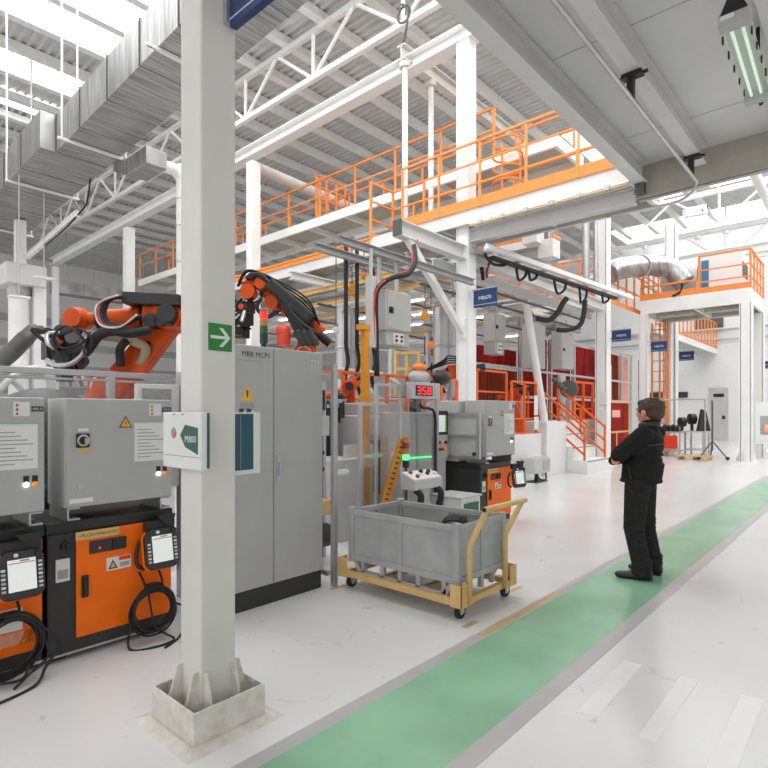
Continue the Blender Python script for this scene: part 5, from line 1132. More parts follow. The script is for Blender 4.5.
B().box((12.4, 6.12, 0.02), (12.46, 6.2, 0.22)).build('stem', 'charcoal', dv); B().box((12.15, 6.02, 0), (12.75, 6.34, 0.02)).build('foot', 'charcoal', dv)
b = B(); b.tube(spline([(12.2, 6.05, 0.22), (12.3, 6.0, 0.08), (12.6, 6.0, 0.06), (12.7, 6.05, 0.2)]), 0.02); b.build('cable', 'black_rubber', dv)
ex = thing('document_stand', 'white papers clipped to the railing of the white platform', 'papers', (13.3, 6.6, 1.2))
B().box((13.2, 6.6, 1.22), (13.45, 6.61, 1.55)).build('sheet', 'paper', ex); B().box((13.2, 6.6, 1.6), (13.4, 6.61, 2.1)).build('sheet', 'paper', ex)
# round fan like fixture on the platform
fx = thing('welding_turntable', 'round grey turntable fixture on the landing before the red curtain', 'fixture', (16.3, 8.3, 1.42))
c = atd(569, 389, 17.3); B().cyl(c - FWD * 0.1 - RGT * 0.05, c + FWD * 0.1 + RGT * 0.05, 0.27, n=28).build('disc', 'dark_steel', fx, 0.03)
B().box((c.x - 0.06, c.y - 0.06, 1.42), (c.x + 0.06, c.y + 0.06, c.z)).build('stand', 'cabinet_grey', fx)
for i in range(4): B().ell(atd(555 + i * 3, 380 + i * 3, 17.0), (0.12, 0.1, 0.08), 12, 8).build('clamp', 'dark_steel', fx)

# ================================================================== RED WELDING CURTAINS
YC = 9.05
cw = thing('curtain_frame', 'grey steel frame carrying the red welding curtains', 'frame', (20, YC, 0), kind='thing')
for x in (12.0, 17.2, 19.5, 21.6, 24.2, 25.6, 27.0, 28.4): B().box((x - 0.05, YC, 0), (x + 0.05, YC + 0.1, 3.8 if x < 13 else 4.45)).build('post', 'cabinet_light', cw)
for z, xa in ((2.15, 17.2), (3.08, 12), (4.38, 17.2)): B().box((xa, YC - 0.012, z), (28.5, YC - 0.002, z + 0.09)).build('rail', 'cabinet_light', cw)
def curtain(label, x0, x1, z0, z1, m, wave=0.025, n=40, y=YC + 0.17):
    b = B(); vs = []
    for i in range(n + 1):
        x = x0 + (x1 - x0) * i / n; o = wave * sin(i * 1.9) + wave * 0.4 * sin(i * 0.7)
        vs += [(x, y + o, z0), (x, y + o, z1), (x, y + o + 0.01, z0), (x, y + o + 0.01, z1)]
    fs = []
    for i in range(n):
        k = i * 4; fs += [(k, k + 4, k + 5, k + 1), (k + 2, k + 3, k + 7, k + 6)]
    b.add(vs, fs, True); return b.one('welding_curtain', m, label, 'curtain', 'red welding curtains')
curtain('rust brown ribbed curtain behind the orange railings', 12.0, 17.15, 1.3, 3.06, 'rust_curtain', 0.06, 60)
curtain('bright red upper strip above the rust brown curtain', 12.0, 17.15, 3.22, 3.75, 'red_curtain', 0.04)
curtain('deep red curtain behind the hanging cabinet and turntable', 17.25, 19.45, 0.6, 4.36, 'red_curtain')
curtain('deep red curtain just beside the column with the handrails', 19.55, 21.55, 0.7, 4.36, 'red_curtain', 0.015)
curtain('deep red curtain behind the column by the stairs', 21.65, 24.15, 0.7, 4.36, 'red_curtain', 0.015)
curtain('pale salmon curtain next to the column, first of the three pale ones', 24.25, 25.55, 1.9, 4.36, 'salmon_curtain')
curtain('rust red curtain between two pale salmon ones', 25.65, 26.95, 1.6, 4.36, 'rust_curtain')
curtain('pale salmon curtain beside the platform leg', 27.05, 28.35, 1.9, 4.36, 'salmon_curtain')
curtain('short bright red valance above the first pale curtain', 24.3, 25.5, 3.8, 4.3, 'red_curtain', 0.02, 20, YC - 0.08)
curtain('dark red strip beyond the platform leg', 30.0, 31.4, 1.5, 4.36, 'rust_curtain')
sc_ = thing('welding_screen', 'glossy red welding screen in a yellow frame behind the man', 'screen', (20, 6.9, 0), kind='thing')
B().box((18.75, 6.9, 0.1), (21.3, 6.93, 2.0)).build('red_sheet', 'red_curtain', sc_)
b = B()
for p, q in (((18.7, 6.88, 0), (18.78, 6.95, 2.06)), ((21.27, 6.88, 0), (21.35, 6.95, 2.06)), ((18.781, 6.881, 2.0), (21.269, 6.949, 2.06)), ((18.781, 6.881, 0.95), (21.269, 6.949, 1.02)), ((20.0, 6.882, 0), (20.07, 6.948, 0.949))): b.box(p, q)
b.build('yellow_frame', 'tan_label', sc_); B().box((19.6, 6.895, 1.5), (20.4, 6.9, 1.75)).build('notice', 'salmon_curtain', sc_)
B().box((17.44, 6.3, 1.9), (17.475, 6.5, 2.3)).one('notice_sheet', 'paper', 'upper white notice on the column by the stairs', 'notice', 'notices')
B().box((17.44, 6.3, 1.35), (17.475, 6.5, 1.75)).one('notice_sheet', 'paper', 'lower white notice on the column by the stairs', 'notice', 'notices')

# ================================================================== FAR PLATFORM WITH THE WHITE MACHINE
deck('white platform deck carrying the white filter machine', (22.0, 3.2, 5.35), (24.8, 6.7, 5.85), m='white_steel', cat='platform')
railing('orange railing section with three rails on the far platform corner', [(22.02, 3.22, 5.85), (22.02, 4.75, 5.85)], 1.3, (1, 0.62, 0.3), 1.5, 0.2, r=0.028)
railing('low orange rail with kick plate along the far platform edge', [(22.02, 4.8, 5.85), (22.02, 6.68, 5.85)], 0.5, (1,), 1.9, 0.22, r=0.03)
railing('orange railing along the short side of the far platform', [(22.1, 3.22, 5.85), (24.78, 3.22, 5.85)], 1.3, (1, 0.62, 0.3), 0.6, 0.1, r=0.028)
railing('orange railing at the duct end of the far platform', [(22.2, 6.66, 5.85), (24.78, 6.66, 5.85)], 1.3, (1, 0.75, 0.5, 0.25), 0.6, 0.1, r=0.028)
for x, y, lab in ((22.12, 3.35, 'white platform leg with flared foot at the open floor corner'), (22.12, 6.6, 'white platform leg beside the orange ladder'), (24.65, 3.35, 'white platform leg behind the flared corner leg'), (24.65, 6.45, 'white platform leg next to the column with the farthest blue sign')):
    column(x, y, 5.35, lab, 0.36 if y < 4 else 0.3, 'legs of the far platform')
for i, (x, y) in enumerate(((22.7, 4.1), (22.7, 5.7), (24.0, 4.1), (24.0, 5.7))):
    B().box((x - 0.2, y - 0.6, 5.25), (x + 0.2, y + 0.6, 5.4)).box((x - 0.03, y - 0.03, 5.4), (x + 0.03, y + 0.03, 5.81)).one('platform_lamp', 'deck_edge', 'long grey lamp under the far platform, %s' % ('front one at the open corner', 'front one at the ladder end', 'rear one at the open corner', 'rear one at the ladder end')[i], 'lamp', 'lamps under the far platform', bevel=0.02)
fm = thing('filter_machine', 'white filter machine with round drum and blue stripe on the far platform', 'machine', (23.6, 4.8, 5.85))
B().box((22.9, 3.6, 5.86), (24.5, 4.9, 7.35)).build('cabinet', 'wall_white', fm, 0.03)
B().box((22.88, 4.62, 5.9), (22.9, 4.86, 7.2)).build('blue_stripe', 'stripe_blue', fm)
B().cyl((23.6, 4.95, 6.75), (23.6, 6.25, 6.75), 0.75, n=28).build('drum', 'deck_white', fm, 0.03)
B().box((23.0, 5.0, 5.86), (24.2, 6.2, 6.3)).build('cradle', 'wall_white', fm)
b = B(); b.ring((23.6, 4.96, 6.75), UY, 0.75, 0.03); b.ring((23.6, 5.7, 6.75), UY, 0.76, 0.025); b.build('band', 'dark_steel', fm)
B().box((23.0, 3.58, 6.5), (24.0, 3.6, 7.0)).build('vent', 'dark_steel', fm)
b = B(); b.tube(spline([atd(676, 274, 20.2), atd(682, 283, 20.1), atd(680, 292, 20.0), atd(672, 296, 20.1)]), 0.04); b.build('hose', 'black_rubber', fm)
rd = thing('round_duct', 'silver round duct with elbow feeding the white filter machine', 'duct', atd(640, 268, 20.4))
b = B(); b.tube(spline([atd(609, 274, 19.4), atd(618, 269, 19.6), atd(640, 266, 20.2), atd(660, 266, 20.5), atd(671, 269, 20.5), atd(678, 275, 20.4), atd(684, 283, 20.3)], 5), 0.37, 18); b.build('pipe', 'galvanised', rd)
for px, py in ((622, 268), (640, 266), (658, 266)): B().ring(atd(px, py, 19.6 + (px - 609) * 0.018), atd(px + 5, py, 20) - atd(px, py, 19.7), 0.38, 0.025, 24, 6).build('seam', 'steel', rd)
cb = thing('camera_housing', 'white tilted camera housing on the far column', 'camera', atd(695, 212, 22.6))
c = atd(695, 211, 22.6); B().bar(c - RGT * 0.42 - UZ * 0.1, c + RGT * 0.42 + UZ * 0.05, 0.3, 0.36).build('housing', 'wall_white', cb, 0.02); e = c + RGT * 0.425 + UZ * 0.05; B().bar(e, e + RGT * 0.03, 0.26, 0.3).build('lens_window', 'charcoal', cb)
b = B(); b.bar(c - UZ * 0.2 - RGT * 0.2, c - UZ * 0.5 - RGT * 0.5, 0.08); b.build('bracket', 'white_steel', cb); B().box((c.x - 0.02, c.y - 0.3, c.z - 0.06), (c.x + 0.02, c.y - 0.24, c.z)).build('status_light', 'red_print', cb)
# far railings and walkways
deck('white walkway deck against the end wall behind the platform legs', (25.8, 7.2, 5.15), (37.99, 8.4, 5.45), m='white_steel')
railing('orange barred railing of the walkway by the end wall', [(25.8, 7.22, 5.45), (37.8, 7.22, 5.45)], 1.5, (1, 0.06), 0.75, 0.12, r=0.03)
deck('pale walkway deck beside the column over the red curtains', (18.4, 7.0, 5.2), (19.6, 11.5, 5.5), m='white_steel')
railing('orange railing beside the column above the blue signs', [(18.42, 7.0, 5.5), (18.42, 11.5, 5.5)], 1.3, (1, 0.66, 0.33), 0.6, 0.15, r=0.03)
railing('second orange railing behind the railing above the blue signs', [(19.6, 7.0, 5.5), (24.0, 7.0, 5.5)], 1.4, (1, 0.5), 0.9, 0.15, r=0.03)
hw = deck('high pale walkway seen through the gap under the cross beam', (20.5, 10, 8.3), (22.0, 20.0, 8.6), m='white_steel')
for y in (10.2, 13.2, 16.4, 19.8): B().cyl((21.95, y, 8.6), (21.95, y, ROOF - 0.002), 0.03, n=8).build('hanger', 'steel', hw)
railing('orange railing of the high walkway under the cross beam', [(20.5, 10, 8.6), (20.5, 20, 8.6)], 1.3, (1, 0.5), 1.0, 0.15, r=0.035)
ol = thing('orange_ladder', 'tall orange ladder tower beside the platform leg', 'ladder', (24.2, 6.6, 0))
for x, y in ((24.2, 6.33), (24.2, 6.63), (24.2, 6.92), (23.92, 6.33)): B().bar((x, y, 0), (x, y, 5.3), 0.06).build('stile', 'rail_orange', ol)
for i in range(12): B().bar((24.2, 6.33, 0.4 + i * 0.42), (24.2, 6.92, 0.4 + i * 0.42), 0.04).build('rung', 'rail_orange', ol)
for i in range(4): B().bar((24.2, 6.33, 1.2 + i * 1.2), (23.92, 6.33, 1.2 + i * 1.2), 0.05).build('brace', 'rail_orange', ol)
for i, (px, w_) in enumerate(((586, 0.1), (596, 0.07))):
    p = atd(px, 250, 16.0); pipe((p.x, p.y, 5.3), (p.x, p.y, 7.6), w_, 'steel', ('wider', 'thinner')[i] + ' grey riser pipe standing beside the column above the festoon track', 'riser_pipe')
for i, (px, py) in enumerate(((533, 236), (549, 250))):
    p = atd(px, py, 15.5); t = thing('junction_box', 'pale junction box with orange bracket above the festoon track, %s one' % ('upper', 'lower')[i], 'box', p - UZ * 0.25)
    B().cbox(p, (0.45, 0.45, 0.5)).build('case', 'white_steel', t, 0.01); B().box((p.x - 0.25, p.y - 0.24, p.z + 0.26), (p.x + 0.25, p.y - 0.2, p.z + 0.36)).build('bracket', 'rail_orange', t)
    B().cyl((p.x, p.y, p.z + 0.25), (p.x, p.y, 7.0), 0.03).build('hanger', 'steel', t)
# ------------------------------------------------------------------ tables and goods at the end wall
def table(label, x0, x1, y0, y1, h, m='steel', front=None):
    t = thing('work_table', label, 'table', ((x0 + x1) / 2, (y0 + y1) / 2, 0), group='work tables by the end wall')
    B().box((x0, y0, h - 0.05), (x1, y1, h)).build('table_top', m, t)
    for x in (x0 + 0.04, x1 - 0.04):
        for y in (y0 + 0.04, y1 - 0.04): B().box((x - 0.03, y - 0.03, 0), (x + 0.03, y + 0.03, h - 0.05)).build('leg', m, t)
    B().box((x0, y0, 0.2), (x1, y1, 0.24)).build('lower_shelf', m, t)
    if front: B().box((x0 - 0.01, y0 + 0.1, 0.3), (x0, y1 - 0.1, 0.8)).build('front_panel', front, t)
    return t
ta = table('steel work table with a red front panel behind the man', 22.9, 23.8, 5.55, 6.3, 0.95, 'steel', 'red_print')
tb = table('grey work table behind the wooden pallet', 24.0, 25.0, 5.0, 5.7, 0.95, 'cabinet_light')
fr = thing('display_frame', 'thin steel frame over the work tables', 'frame', (23.4, 5.6, 0.95), kind='thing')
for y in (4.75, 6.35): B().cyl((22.95, y, 0), (22.95, y, 2.15), 0.025, n=8).build('upright', 'steel', fr)
B().cyl((22.95, 4.75, 2.15), (22.95, 6.35, 2.15), 0.025, n=8).build('rail', 'steel', fr)
for i, (px, py, r, lab) in enumerate(((682, 422, 0.19, 'round black part on the table, left of its twin'), (692, 419, 0.21, 'round black part on the table, the larger of the pair'))):
    c = atd(px, py, 22.0); t = thing('round_part', lab, 'machine part', (c.x, c.y, 0.95), group='black parts on the tables')
    B().cyl(c - RGT * 0.1, c + RGT * 0.1, r, n=22).build('disc', 'black', t, 0.03); B().cyl(c - RGT * 0.14, c + RGT * 0.14, r * 0.4).build('hub', 'charcoal', t); B().box((c.x - 0.05, c.y - 0.05, 0.951), (c.x + 0.05, c.y + 0.05, c.z)).build('stand', 'charcoal', t)
t = thing('axle_assembly', 'black axle assembly lying on the red fronted table', 'machine part', (23.3, 6.0, 0.95))
b = B(); b.box((23.0, 5.65, 0.951), (23.5, 6.25, 1.02)); b.build('base', 'black', t, 0.01)
for i in range(4): B().ell((23.15, 5.72 + i * 0.15, 1.1), (0.1, 0.08, 0.1 + 0.03 * (i % 2)), 12, 8).build('housing', 'black', t)
t = thing('dark_prism', 'dark angled sheet stand beside the grey steel door', 'stand', (24.3, 5.1, 0.95)); b = B(); b.prism([(-0.25, 0), (0.25, 0), (0.08, 0.75), (-0.08, 0.85)], (24.3, 5.05, 0.951), RGT, UZ, FWD * 0.15); b.build('sheet', 'charcoal', t, 0.01); B().bar((24.2, 4.98, 1.4), (24.45, 5.1, 1.42), 0.05).build('clip', 'tan_label', t)
pa = thing('wooden_pallet', 'small wooden pallet on the floor by the work tables', 'pallet', (21.9, 4.9, 0))
for i in range(5): B().box((21.6 + i * 0.17, 4.35, 0.12), (21.72 + i * 0.17, 5.4, 0.145)).build('board', 'wood', pa)
for y in (4.4, 4.85, 5.3): B().box((21.6, y, 0), (22.4, y + 0.09, 0.12)).build('bearer', 'wood', pa)
tp = thing('tripod_stand', 'grey tripod stand with wheeled foot beside the pallet', 'tripod', (22.6, 4.45, 0)); c = V((22.6, 4.45, 0))
B().cyl(c + UZ * 0.3, c + UZ * 2.1, 0.03, n=8).build('pole', 'dark_steel', tp)
for a in (0.3, 2.4, 4.5): B().cyl(c + UZ * 0.65, c + V((cos(a) * 0.5, sin(a) * 0.5, 0.05)), 0.025, n=8).build('leg', 'dark_steel', tp); B().cyl(c + V((cos(a) * 0.5 - 0.03, sin(a) * 0.5, 0.06)), c + V((cos(a) * 0.5 + 0.03, sin(a) * 0.5, 0.06)), 0.06, n=14).build('wheel', 'tyre_black', tp)
pb2 = thing('notice_board', 'white standing notice board with a picture at the photograph edge', 'notice board', (21.9, 2.6, 0)); p = atd(763, 440, 19.3)
b = B(); b.bar(V((p.x, p.y, 0.62)) - RGT * 0.28, V((p.x, p.y, 0.62)) + RGT * 0.5, 0.05, 0.05); b.build('lower_bar', 'white_steel', pb2)
q = V((p.x, p.y, 1.35)); b = B(); b.prism([(-0.28, -0.68), (0.55, -0.68), (0.55, 0.68), (-0.28, 0.68)], q, RGT, UZ, FWD * 0.05); b.build('board', 'paper', pb2)
b = B(); b.prism([(-0.1, -0.45), (0.3, -0.45), (0.3, 0.2), (-0.1, 0.2)], q - FWD * 0.004, RGT, UZ, FWD * 0.003); b.use(1); b.ell(q - FWD * 0.006 + UZ * -0.25 + RGT * 0.1, (0.1, 0.1, 0.16), 10, 6); b.build('picture', ['print_grey', 'salmon_curtain'], pb2)
for k in (-0.27, 0.5): B().bar(V((p.x, p.y, 0)) + RGT * k, V((p.x, p.y, 2.05)) + RGT * k, 0.05).build('leg', 'white_steel', pb2)
B().box((38.0 - 0.12, 8.8, 2.6), (37.99, 11.0, 2.95)).one('wall_sign', 'charcoal', 'dark strip sign over the tables on the end wall', 'sign')
B().box((37.9, 9.4, 1.5), (37.98, 10.5, 2.4)).one('wall_poster', 'screen_bar', 'green and white poster on the end wall behind the tables', 'poster')

# ================================================================== AIR DUCTS AT THE ROOF, NEAR SIDE
def zb(y): return 7.905 - 0.052 * y
dc = thing('square_duct', 'big square galvanised air duct running under the roof lights', 'duct', (4.7, 12, 7.2), kind='thing')
def duct_piece(x0, x1, y0, y1, h): 
    b = B(); b.add([(x0, y0, zb(y0)), (x1, y0, zb(y0)), (x1, y1, zb(y1)), (x0, y1, zb(y1)), (x0, y0, zb(y0) + h), (x1, y0, zb(y0) + h), (x1, y1, zb(y1) + h), (x0, y1, zb(y1) + h)],
        [(0, 3, 2, 1), (4, 5, 6, 7), (0, 1, 5, 4), (1, 2, 6, 5), (2, 3, 7, 6), (3, 0, 4, 7)]); return b
ys = [4.0, 5.3, 6.6, 7.9, 9.2, 10.5, 11.8, 13.1]
for a, c in zip(ys[:-1], ys[1:]): duct_piece(4.2, 5.25, a, c - 0.02, 0.78).build('section', 'galvanised', dc)
for y in ys[1:]: duct_piece(4.185, 5.265, y - 0.022, y + 0.002, 0.795).build('flange', 'dark_steel', dc)
ys2 = [13.1, 14.4, 15.7, 17.0, 18.3, 19.6, 20.9]
for a, c in zip(ys2[:-1], ys2[1:]): duct_piece(3.9, 5.25, a + 0.02, c - 0.02, 0.78).build('section', 'galvanised', dc)
for y in ys2[1:]: duct_piece(3.885, 5.265, y - 0.022, y + 0.002, 0.795).build('flange', 'dark_steel', dc)
for i, y in enumerate((8.55, 12.4, 15.2, 18.8)):
    t = thing('duct_hanger', 'white threaded hanger under the big square duct, %s from the big column' % ORD[i], 'hanger', (4.7, y, zb(y) - 0.1), group='duct hangers', kind='thing')
    B().box((4.0 - 0.2 * (y > 13), y - 0.03, zb(y) - 0.06), (5.4, y + 0.03, zb(y) - 0.01)).build('bar', 'white_steel', t)
    for x in (4.08 - 0.25 * (y > 13), 5.36): B().cyl((x, y, zb(y) - 0.06), (x, y, 12.2), 0.022, n=8).build('rod', 'white_steel', t)
bd = thing('branch_duct', 'silver branch duct dropping into a white round pipe beside the big column', 'duct', (6.0, 11.8, 6.9), kind='thing')
B().box((5.3, 11.3, 6.82), (5.75, 12.2, 7.18)).build('box_section', 'galvanised', bd, 0.01)
b = B(); b.prism([(0, 0), (0.7, 0.28), (0.7, 0.6), (0, 0.36)], (5.3, 12.205, 6.82), UY, UZ, (0.45, 0, 0)); b.build('sloped_section', 'galvanised', bd)
b = B(); b.tube(spline([(5.74, 11.6, 7.0), (6.08, 11.6, 7.0), (6.24, 11.6, 6.85), (6.26, 11.6, 6.6), (6.26, 11.6, 0.0)], 6), 0.13, 16); b.build('round_pipe', 'white_steel', bd)
for z in (6.4, 5.8, 5.0): B().ring((6.26, 11.6, z), UZ, 0.135, 0.012, 20, 6).build('pipe_clip', 'steel', bd)
ra_, rb_ = onz(27, 257, 5.86), onz(78, 213, 5.86)
girder(ra_, rb_, 0.1, 0.12, 'thin white rail with a dark cable under the far end of the big duct', 'rail', 'white_steel', 'carrier_rail')
b = B(); b.tube(spline([ra_.lerp(rb_, 0.4) - UZ * 0.1, ra_.lerp(rb_, 0.8) - UZ * 0.1, rb_ - UZ * 0.03, rb_ + V((0.1, -0.2, 0.2)), rb_ + V((0.15, -0.25, 0.7))]), 0.018); b.one('rail_cable', 'black_rubber', 'dark cable along the thin white rail under the big duct', 'cable')
pln = thing('air_plenum', 'pale air plenum box on a round white riser at the photograph edge', 'plenum', (5.0, 17.4, 0), kind='thing')
B().box((4.3, 17.1, 5.1), (5.25, 18.2, 5.65)).build('box', 'deck_white', pln, 0.02)
B().cyl((4.72, 17.6, 0), (4.72, 17.6, 5.1), 0.25, n=20).build('riser', 'white_steel', pln); B().cyl((4.72, 17.6, 4.85), (4.72, 17.6, 5.05), 0.29, n=20).build('collar', 'galvanised', pln)
B().box((5.0, 17.3, 0), (5.3, 17.6, 5.1)).build('square_riser', 'white_steel', pln)
B().box((4.65, 17.6, 5.65), (4.9, 17.8, 6.96)).build('inlet', 'white_steel', pln)
for i, (px, py, d) in enumerate(((44, 278, 13.5), (19, 297, 12.5))):
    c = atd(px, py, d); t = thing('hanging_lamp', 'flat white lamp hanging by the round riser, %s one' % ('upper', 'lower')[i], 'lamp', c)
    b = B(); b.bar(c - UX * 0.2, c + UX * 0.2, 0.22, 0.04); b.build('shade', 'white_steel', t); B().cyl(c + UZ * 0.03, V((c.x, c.y, 7.0)), 0.012, n=6).build('rod', 'steel', t)
fd = thing('far_duct', 'grey ribbed duct crossing behind the robot under the roof', 'duct', (15, 35, 8.45), kind='thing')
for i in range(6): B().box((11.0 + i * 1.5, 34.5, 8.45), (12.48 + i * 1.5, 35.4, 9.15)).build('section', 'galvanised', fd); B().cyl((11.7 + i * 1.5, 34.95, 9.15), (11.7 + i * 1.5, 34.95, ROOF), 0.03, n=8).build('hanger', 'steel', fd)
# ================================================================== THE MAN (local: x to his right, y forward)
ML = V((5.92, 1.80, 0)); RX = radians(0)
def organic(b, name, m, parent, vox, sm=4, f=0.5):
    out = []
    for p in b.v:
        q = V((p.x * 1.10, p.y * 1.10, p.z))
        if q.z > 0.95: q.y -= 0.075 * min(1.0, (q.z - 0.95) / 0.6)
        if q.z > 1.575 or (name == 'hair'):
            h = V((0, -0.07, 1.60)); d = q - h; d = Matrix.Rotation(radians(-20), 3, 'Z') @ V((d.x * 1.2, d.y * 1.2, d.z * 1.06)); q = h + d + V((0, -0.04, -0.012))
        out.append(q)
    b.v = out
    return b.build(name, m, parent, mods=(('REMESH', dict(mode='VOXEL', voxel_size=vox, use_smooth_shade=True)), ('SMOOTH', dict(factor=f, iterations=sm))))
# body: one continuous figure (head, neck, trunk, arms with hands, legs)
b = B()
HC = V((0, 0.03, 1.675))
b.ell(HC + V((0, -0.012, 0.018)), (0.074, 0.092, 0.098), 20, 14)            # skull
b.ell(HC + V((0, 0.03, -0.035)), (0.058, 0.062, 0.082), 18, 12)             # face
b.ell(HC + V((0, 0.058, -0.088)), (0.034, 0.032, 0.026), 14, 8)             # chin
b.ell(HC + V((0, 0.092, -0.022)), (0.013, 0.02, 0.024), 12, 8)              # nose
b.cap(HC + V((0, 0.084, 0.012)), HC + V((0, 0.104, -0.03)), 0.008, 0.011)
b.ell(HC + V((0, 0.082, 0.022)), (0.052, 0.016, 0.012), 12, 6)              # brow
for s in (-1, 1):
    b.ell(HC + V((s * 0.031, 0.073, 0.002)), (0.013, 0.012, 0.009), 12, 8)  # eyelids
    b.ell(HC + V((s * 0.077, -0.005, -0.018)), (0.010, 0.02, 0.032), 12, 8) # ears
    b.ell(HC + V((s * 0.04, 0.055, -0.04)), (0.02, 0.024, 0.02), 10, 8)     # cheeks
b.ell(HC + V((0, 0.084, -0.056)), (0.024, 0.012, 0.006), 12, 6); b.ell(HC + V((0, 0.082, -0.066)), (0.02, 0.012, 0.006), 12, 6)  # lips
b.cap((0, -0.015, 1.46), (0, 0.005, 1.62), 0.062, 0.055)
b.ell((0, 0, 1.28), (0.165, 0.105, 0.2), 18, 12); b.ell((0, 0, 1.02), (0.14, 0.1, 0.16), 18, 12)
b.cap((-0.15, 0, 1.43), (0.15, 0, 1.43), 0.055)
arms = {-1: [(-0.185, -0.02, 1.44), (-0.22, 0.15, 1.235), (0.03, 0.235, 1.25), (0.11, 0.20, 1.255)], 1: [(0.185, -0.02, 1.44), (0.22, 0.15, 1.23), (-0.06, 0.24, 1.165), (-0.14, 0.215, 1.17)]}
for s, P in arms.items():
    P = [V(p) for p in P]
    b.cap(P[0], P[1], 0.048, 0.042); b.cap(P[1], P[2], 0.042, 0.03); b.cap(P[2], P[3], 0.028, 0.026)
    d = (P[3] - P[2]).normalized(); c = P[3] + d * 0.035; up = UZ
    b.ell(c, (0.045, 0.02, 0.042), 14, 8)
    for k, ln in enumerate((0.066, 0.076, 0.072, 0.056)):
        r0 = c + d * 0.03 + up * (0.033 - 0.022 * k); k1 = r0 + d * ln * 0.55 + V((0, -0.012, 0)); k2 = k1 + d * ln * 0.3 + V((0, -0.035, -0.004))
        b.cap(r0, k1, 0.0095, 0.009); b.cap(k1, k2, 0.009, 0.0075)
    th = c - d * 0.01 + up * 0.035; b.cap(th, th + d * 0.03 + up * 0.03, 0.012, 0.010); b.cap(th + d * 0.03 + up * 0.03, th + d * 0.06 + up * 0.035 + V((0, -0.01, 0)), 0.010, 0.008)
legs = {-1: [(-0.09, 0, 0.93), (-0.105, 0.03, 0.50), (-0.115, -0.045, 0.08)], 1: [(0.09, 0, 0.93), (0.12, 0.0, 0.50), (0.15, -0.06, 0.08)]}
for s, P in legs.items():
    b.cap(P[0], P[1], 0.08, 0.055); b.cap(P[1], P[2], 0.052, 0.036); b.cap(P[2], V(P[2]) + V((-0.01, 0.1, -0.03)), 0.03, 0.025)
# person: eyes are part of the head mesh; the clothes and hair are its children
man = organic(b, 'person', 'skin', None, 0.0065, 2, 0.4)
man.location = ML; man.rotation_euler = (0, 0, RX); OFF[man.name] = V((0, 0, 0))
tag(man, 'person in black work jacket and trousers standing with folded arms on the green walkway', 'person')
# hair: short and brown
b = B(); b.ell(HC + V((0, -0.022, 0.032)), (0.082, 0.097, 0.098), 24, 16); b.ell(HC + V((0, -0.052, -0.018)), (0.073, 0.062, 0.075), 18, 12); b.ell(HC + V((0, 0.048, 0.075)), (0.058, 0.04, 0.038), 14, 10)
for s in (-1, 1): b.ell(HC + V((s * 0.066, 0.018, 0.012)), (0.014, 0.03, 0.045), 12, 8)
rnd = random.Random(3)
for i in range(60):
    a, z = rnd.uniform(0, 2 * pi), rnd.uniform(0.0, 0.95); r = math.sqrt(1 - z * z)
    b.ell(HC + V((cos(a) * r * 0.078, -0.022 + sin(a) * r * 0.093, 0.034 + z * 0.094)), (0.014, 0.014, 0.010), 8, 6)
organic(b, 'hair', 'hair', man, 0.007, 2, 0.4)
# jacket
b = B()
b.ell((0, -0.005, 1.32), (0.205, 0.145, 0.19), 20, 14); b.ell((0, 0.0, 1.12), (0.19, 0.15, 0.2), 20, 14); b.cap((-0.145, -0.01, 1.42), (0.145, -0.01, 1.42), 0.082)
b.cyl((0, 0.0, 0.955), (0, 0.0, 1.15), 0.172, 0.178, 28); b.ell((0, 0.02, 1.06), (0.17, 0.155, 0.1), 18, 10)
b.cap((0, -0.015, 1.46), (0, 0.002, 1.55), 0.088, 0.074)
for s, P in arms.items():
    P = [V(p) for p in P]; b.cap(P[0], P[1], 0.086, 0.076); b.cap(P[1], P[2], 0.074, 0.052); b.ell(P[1] + V((0, -0.01, 0)), (0.08, 0.08, 0.078), 14, 10)
    for k in range(4):
        q = P[0].lerp(P[1], 0.25 + 0.2 * k); b.ring(q, P[1] - P[0], 0.076, 0.012, 18, 6)
    for k in range(4):
        q = P[1].lerp(P[2], 0.1 + 0.22 * k); b.ring(q, P[2] - P[1], 0.066 - 0.005 * k, 0.010, 18, 6)
b.ring((0, 0.0, 0.965), UZ, 0.168, 0.016, 30, 8)
for k in range(5): b.tube(spline([(-0.17, -0.06 + 0.01 * k, 1.02 + k * 0.055), (-0.1, -0.125, 1.04 + k * 0.06), (0.05, -0.14, 1.03 + k * 0.05), (0.15, -0.09, 1.06 + k * 0.05)]), 0.012, 6)
jk = organic(b, 'jacket', 'jacket', man, 0.011, 3, 0.5)
b = B(); b.ring((0, -0.005, 1.545), (0, 0.15, 1), 0.072, 0.02, 26, 8); b.ring((0, -0.008, 1.525), (0, 0.12, 1), 0.078, 0.018, 26, 8); organic(b, 'collar', 'black', jk, 0.008, 2)
b = B(); b.tube(spline([(-0.195, -0.075, 1.335), (-0.12, -0.142, 1.345), (0.0, -0.155, 1.35), (0.12, -0.138, 1.355)]), 0.004, 6); organic(b, 'back_piping', 'seam', jk, 0.004, 0)
b = B(); b.tube(spline([(-0.175, 0.03, 0.99), (-0.185, 0.05, 1.06), (-0.175, 0.075, 1.13)]), 0.006, 6); organic(b, 'pocket_edge', 'charcoal', jk, 0.004, 0)
for s in (-1, 1):
    P = [V(p) for p in arms[s]]; b = B(); b.ring(P[2], P[3] - P[2], 0.045, 0.012, 18, 6); organic(b, 'cuff', 'black', jk, 0.008, 1)
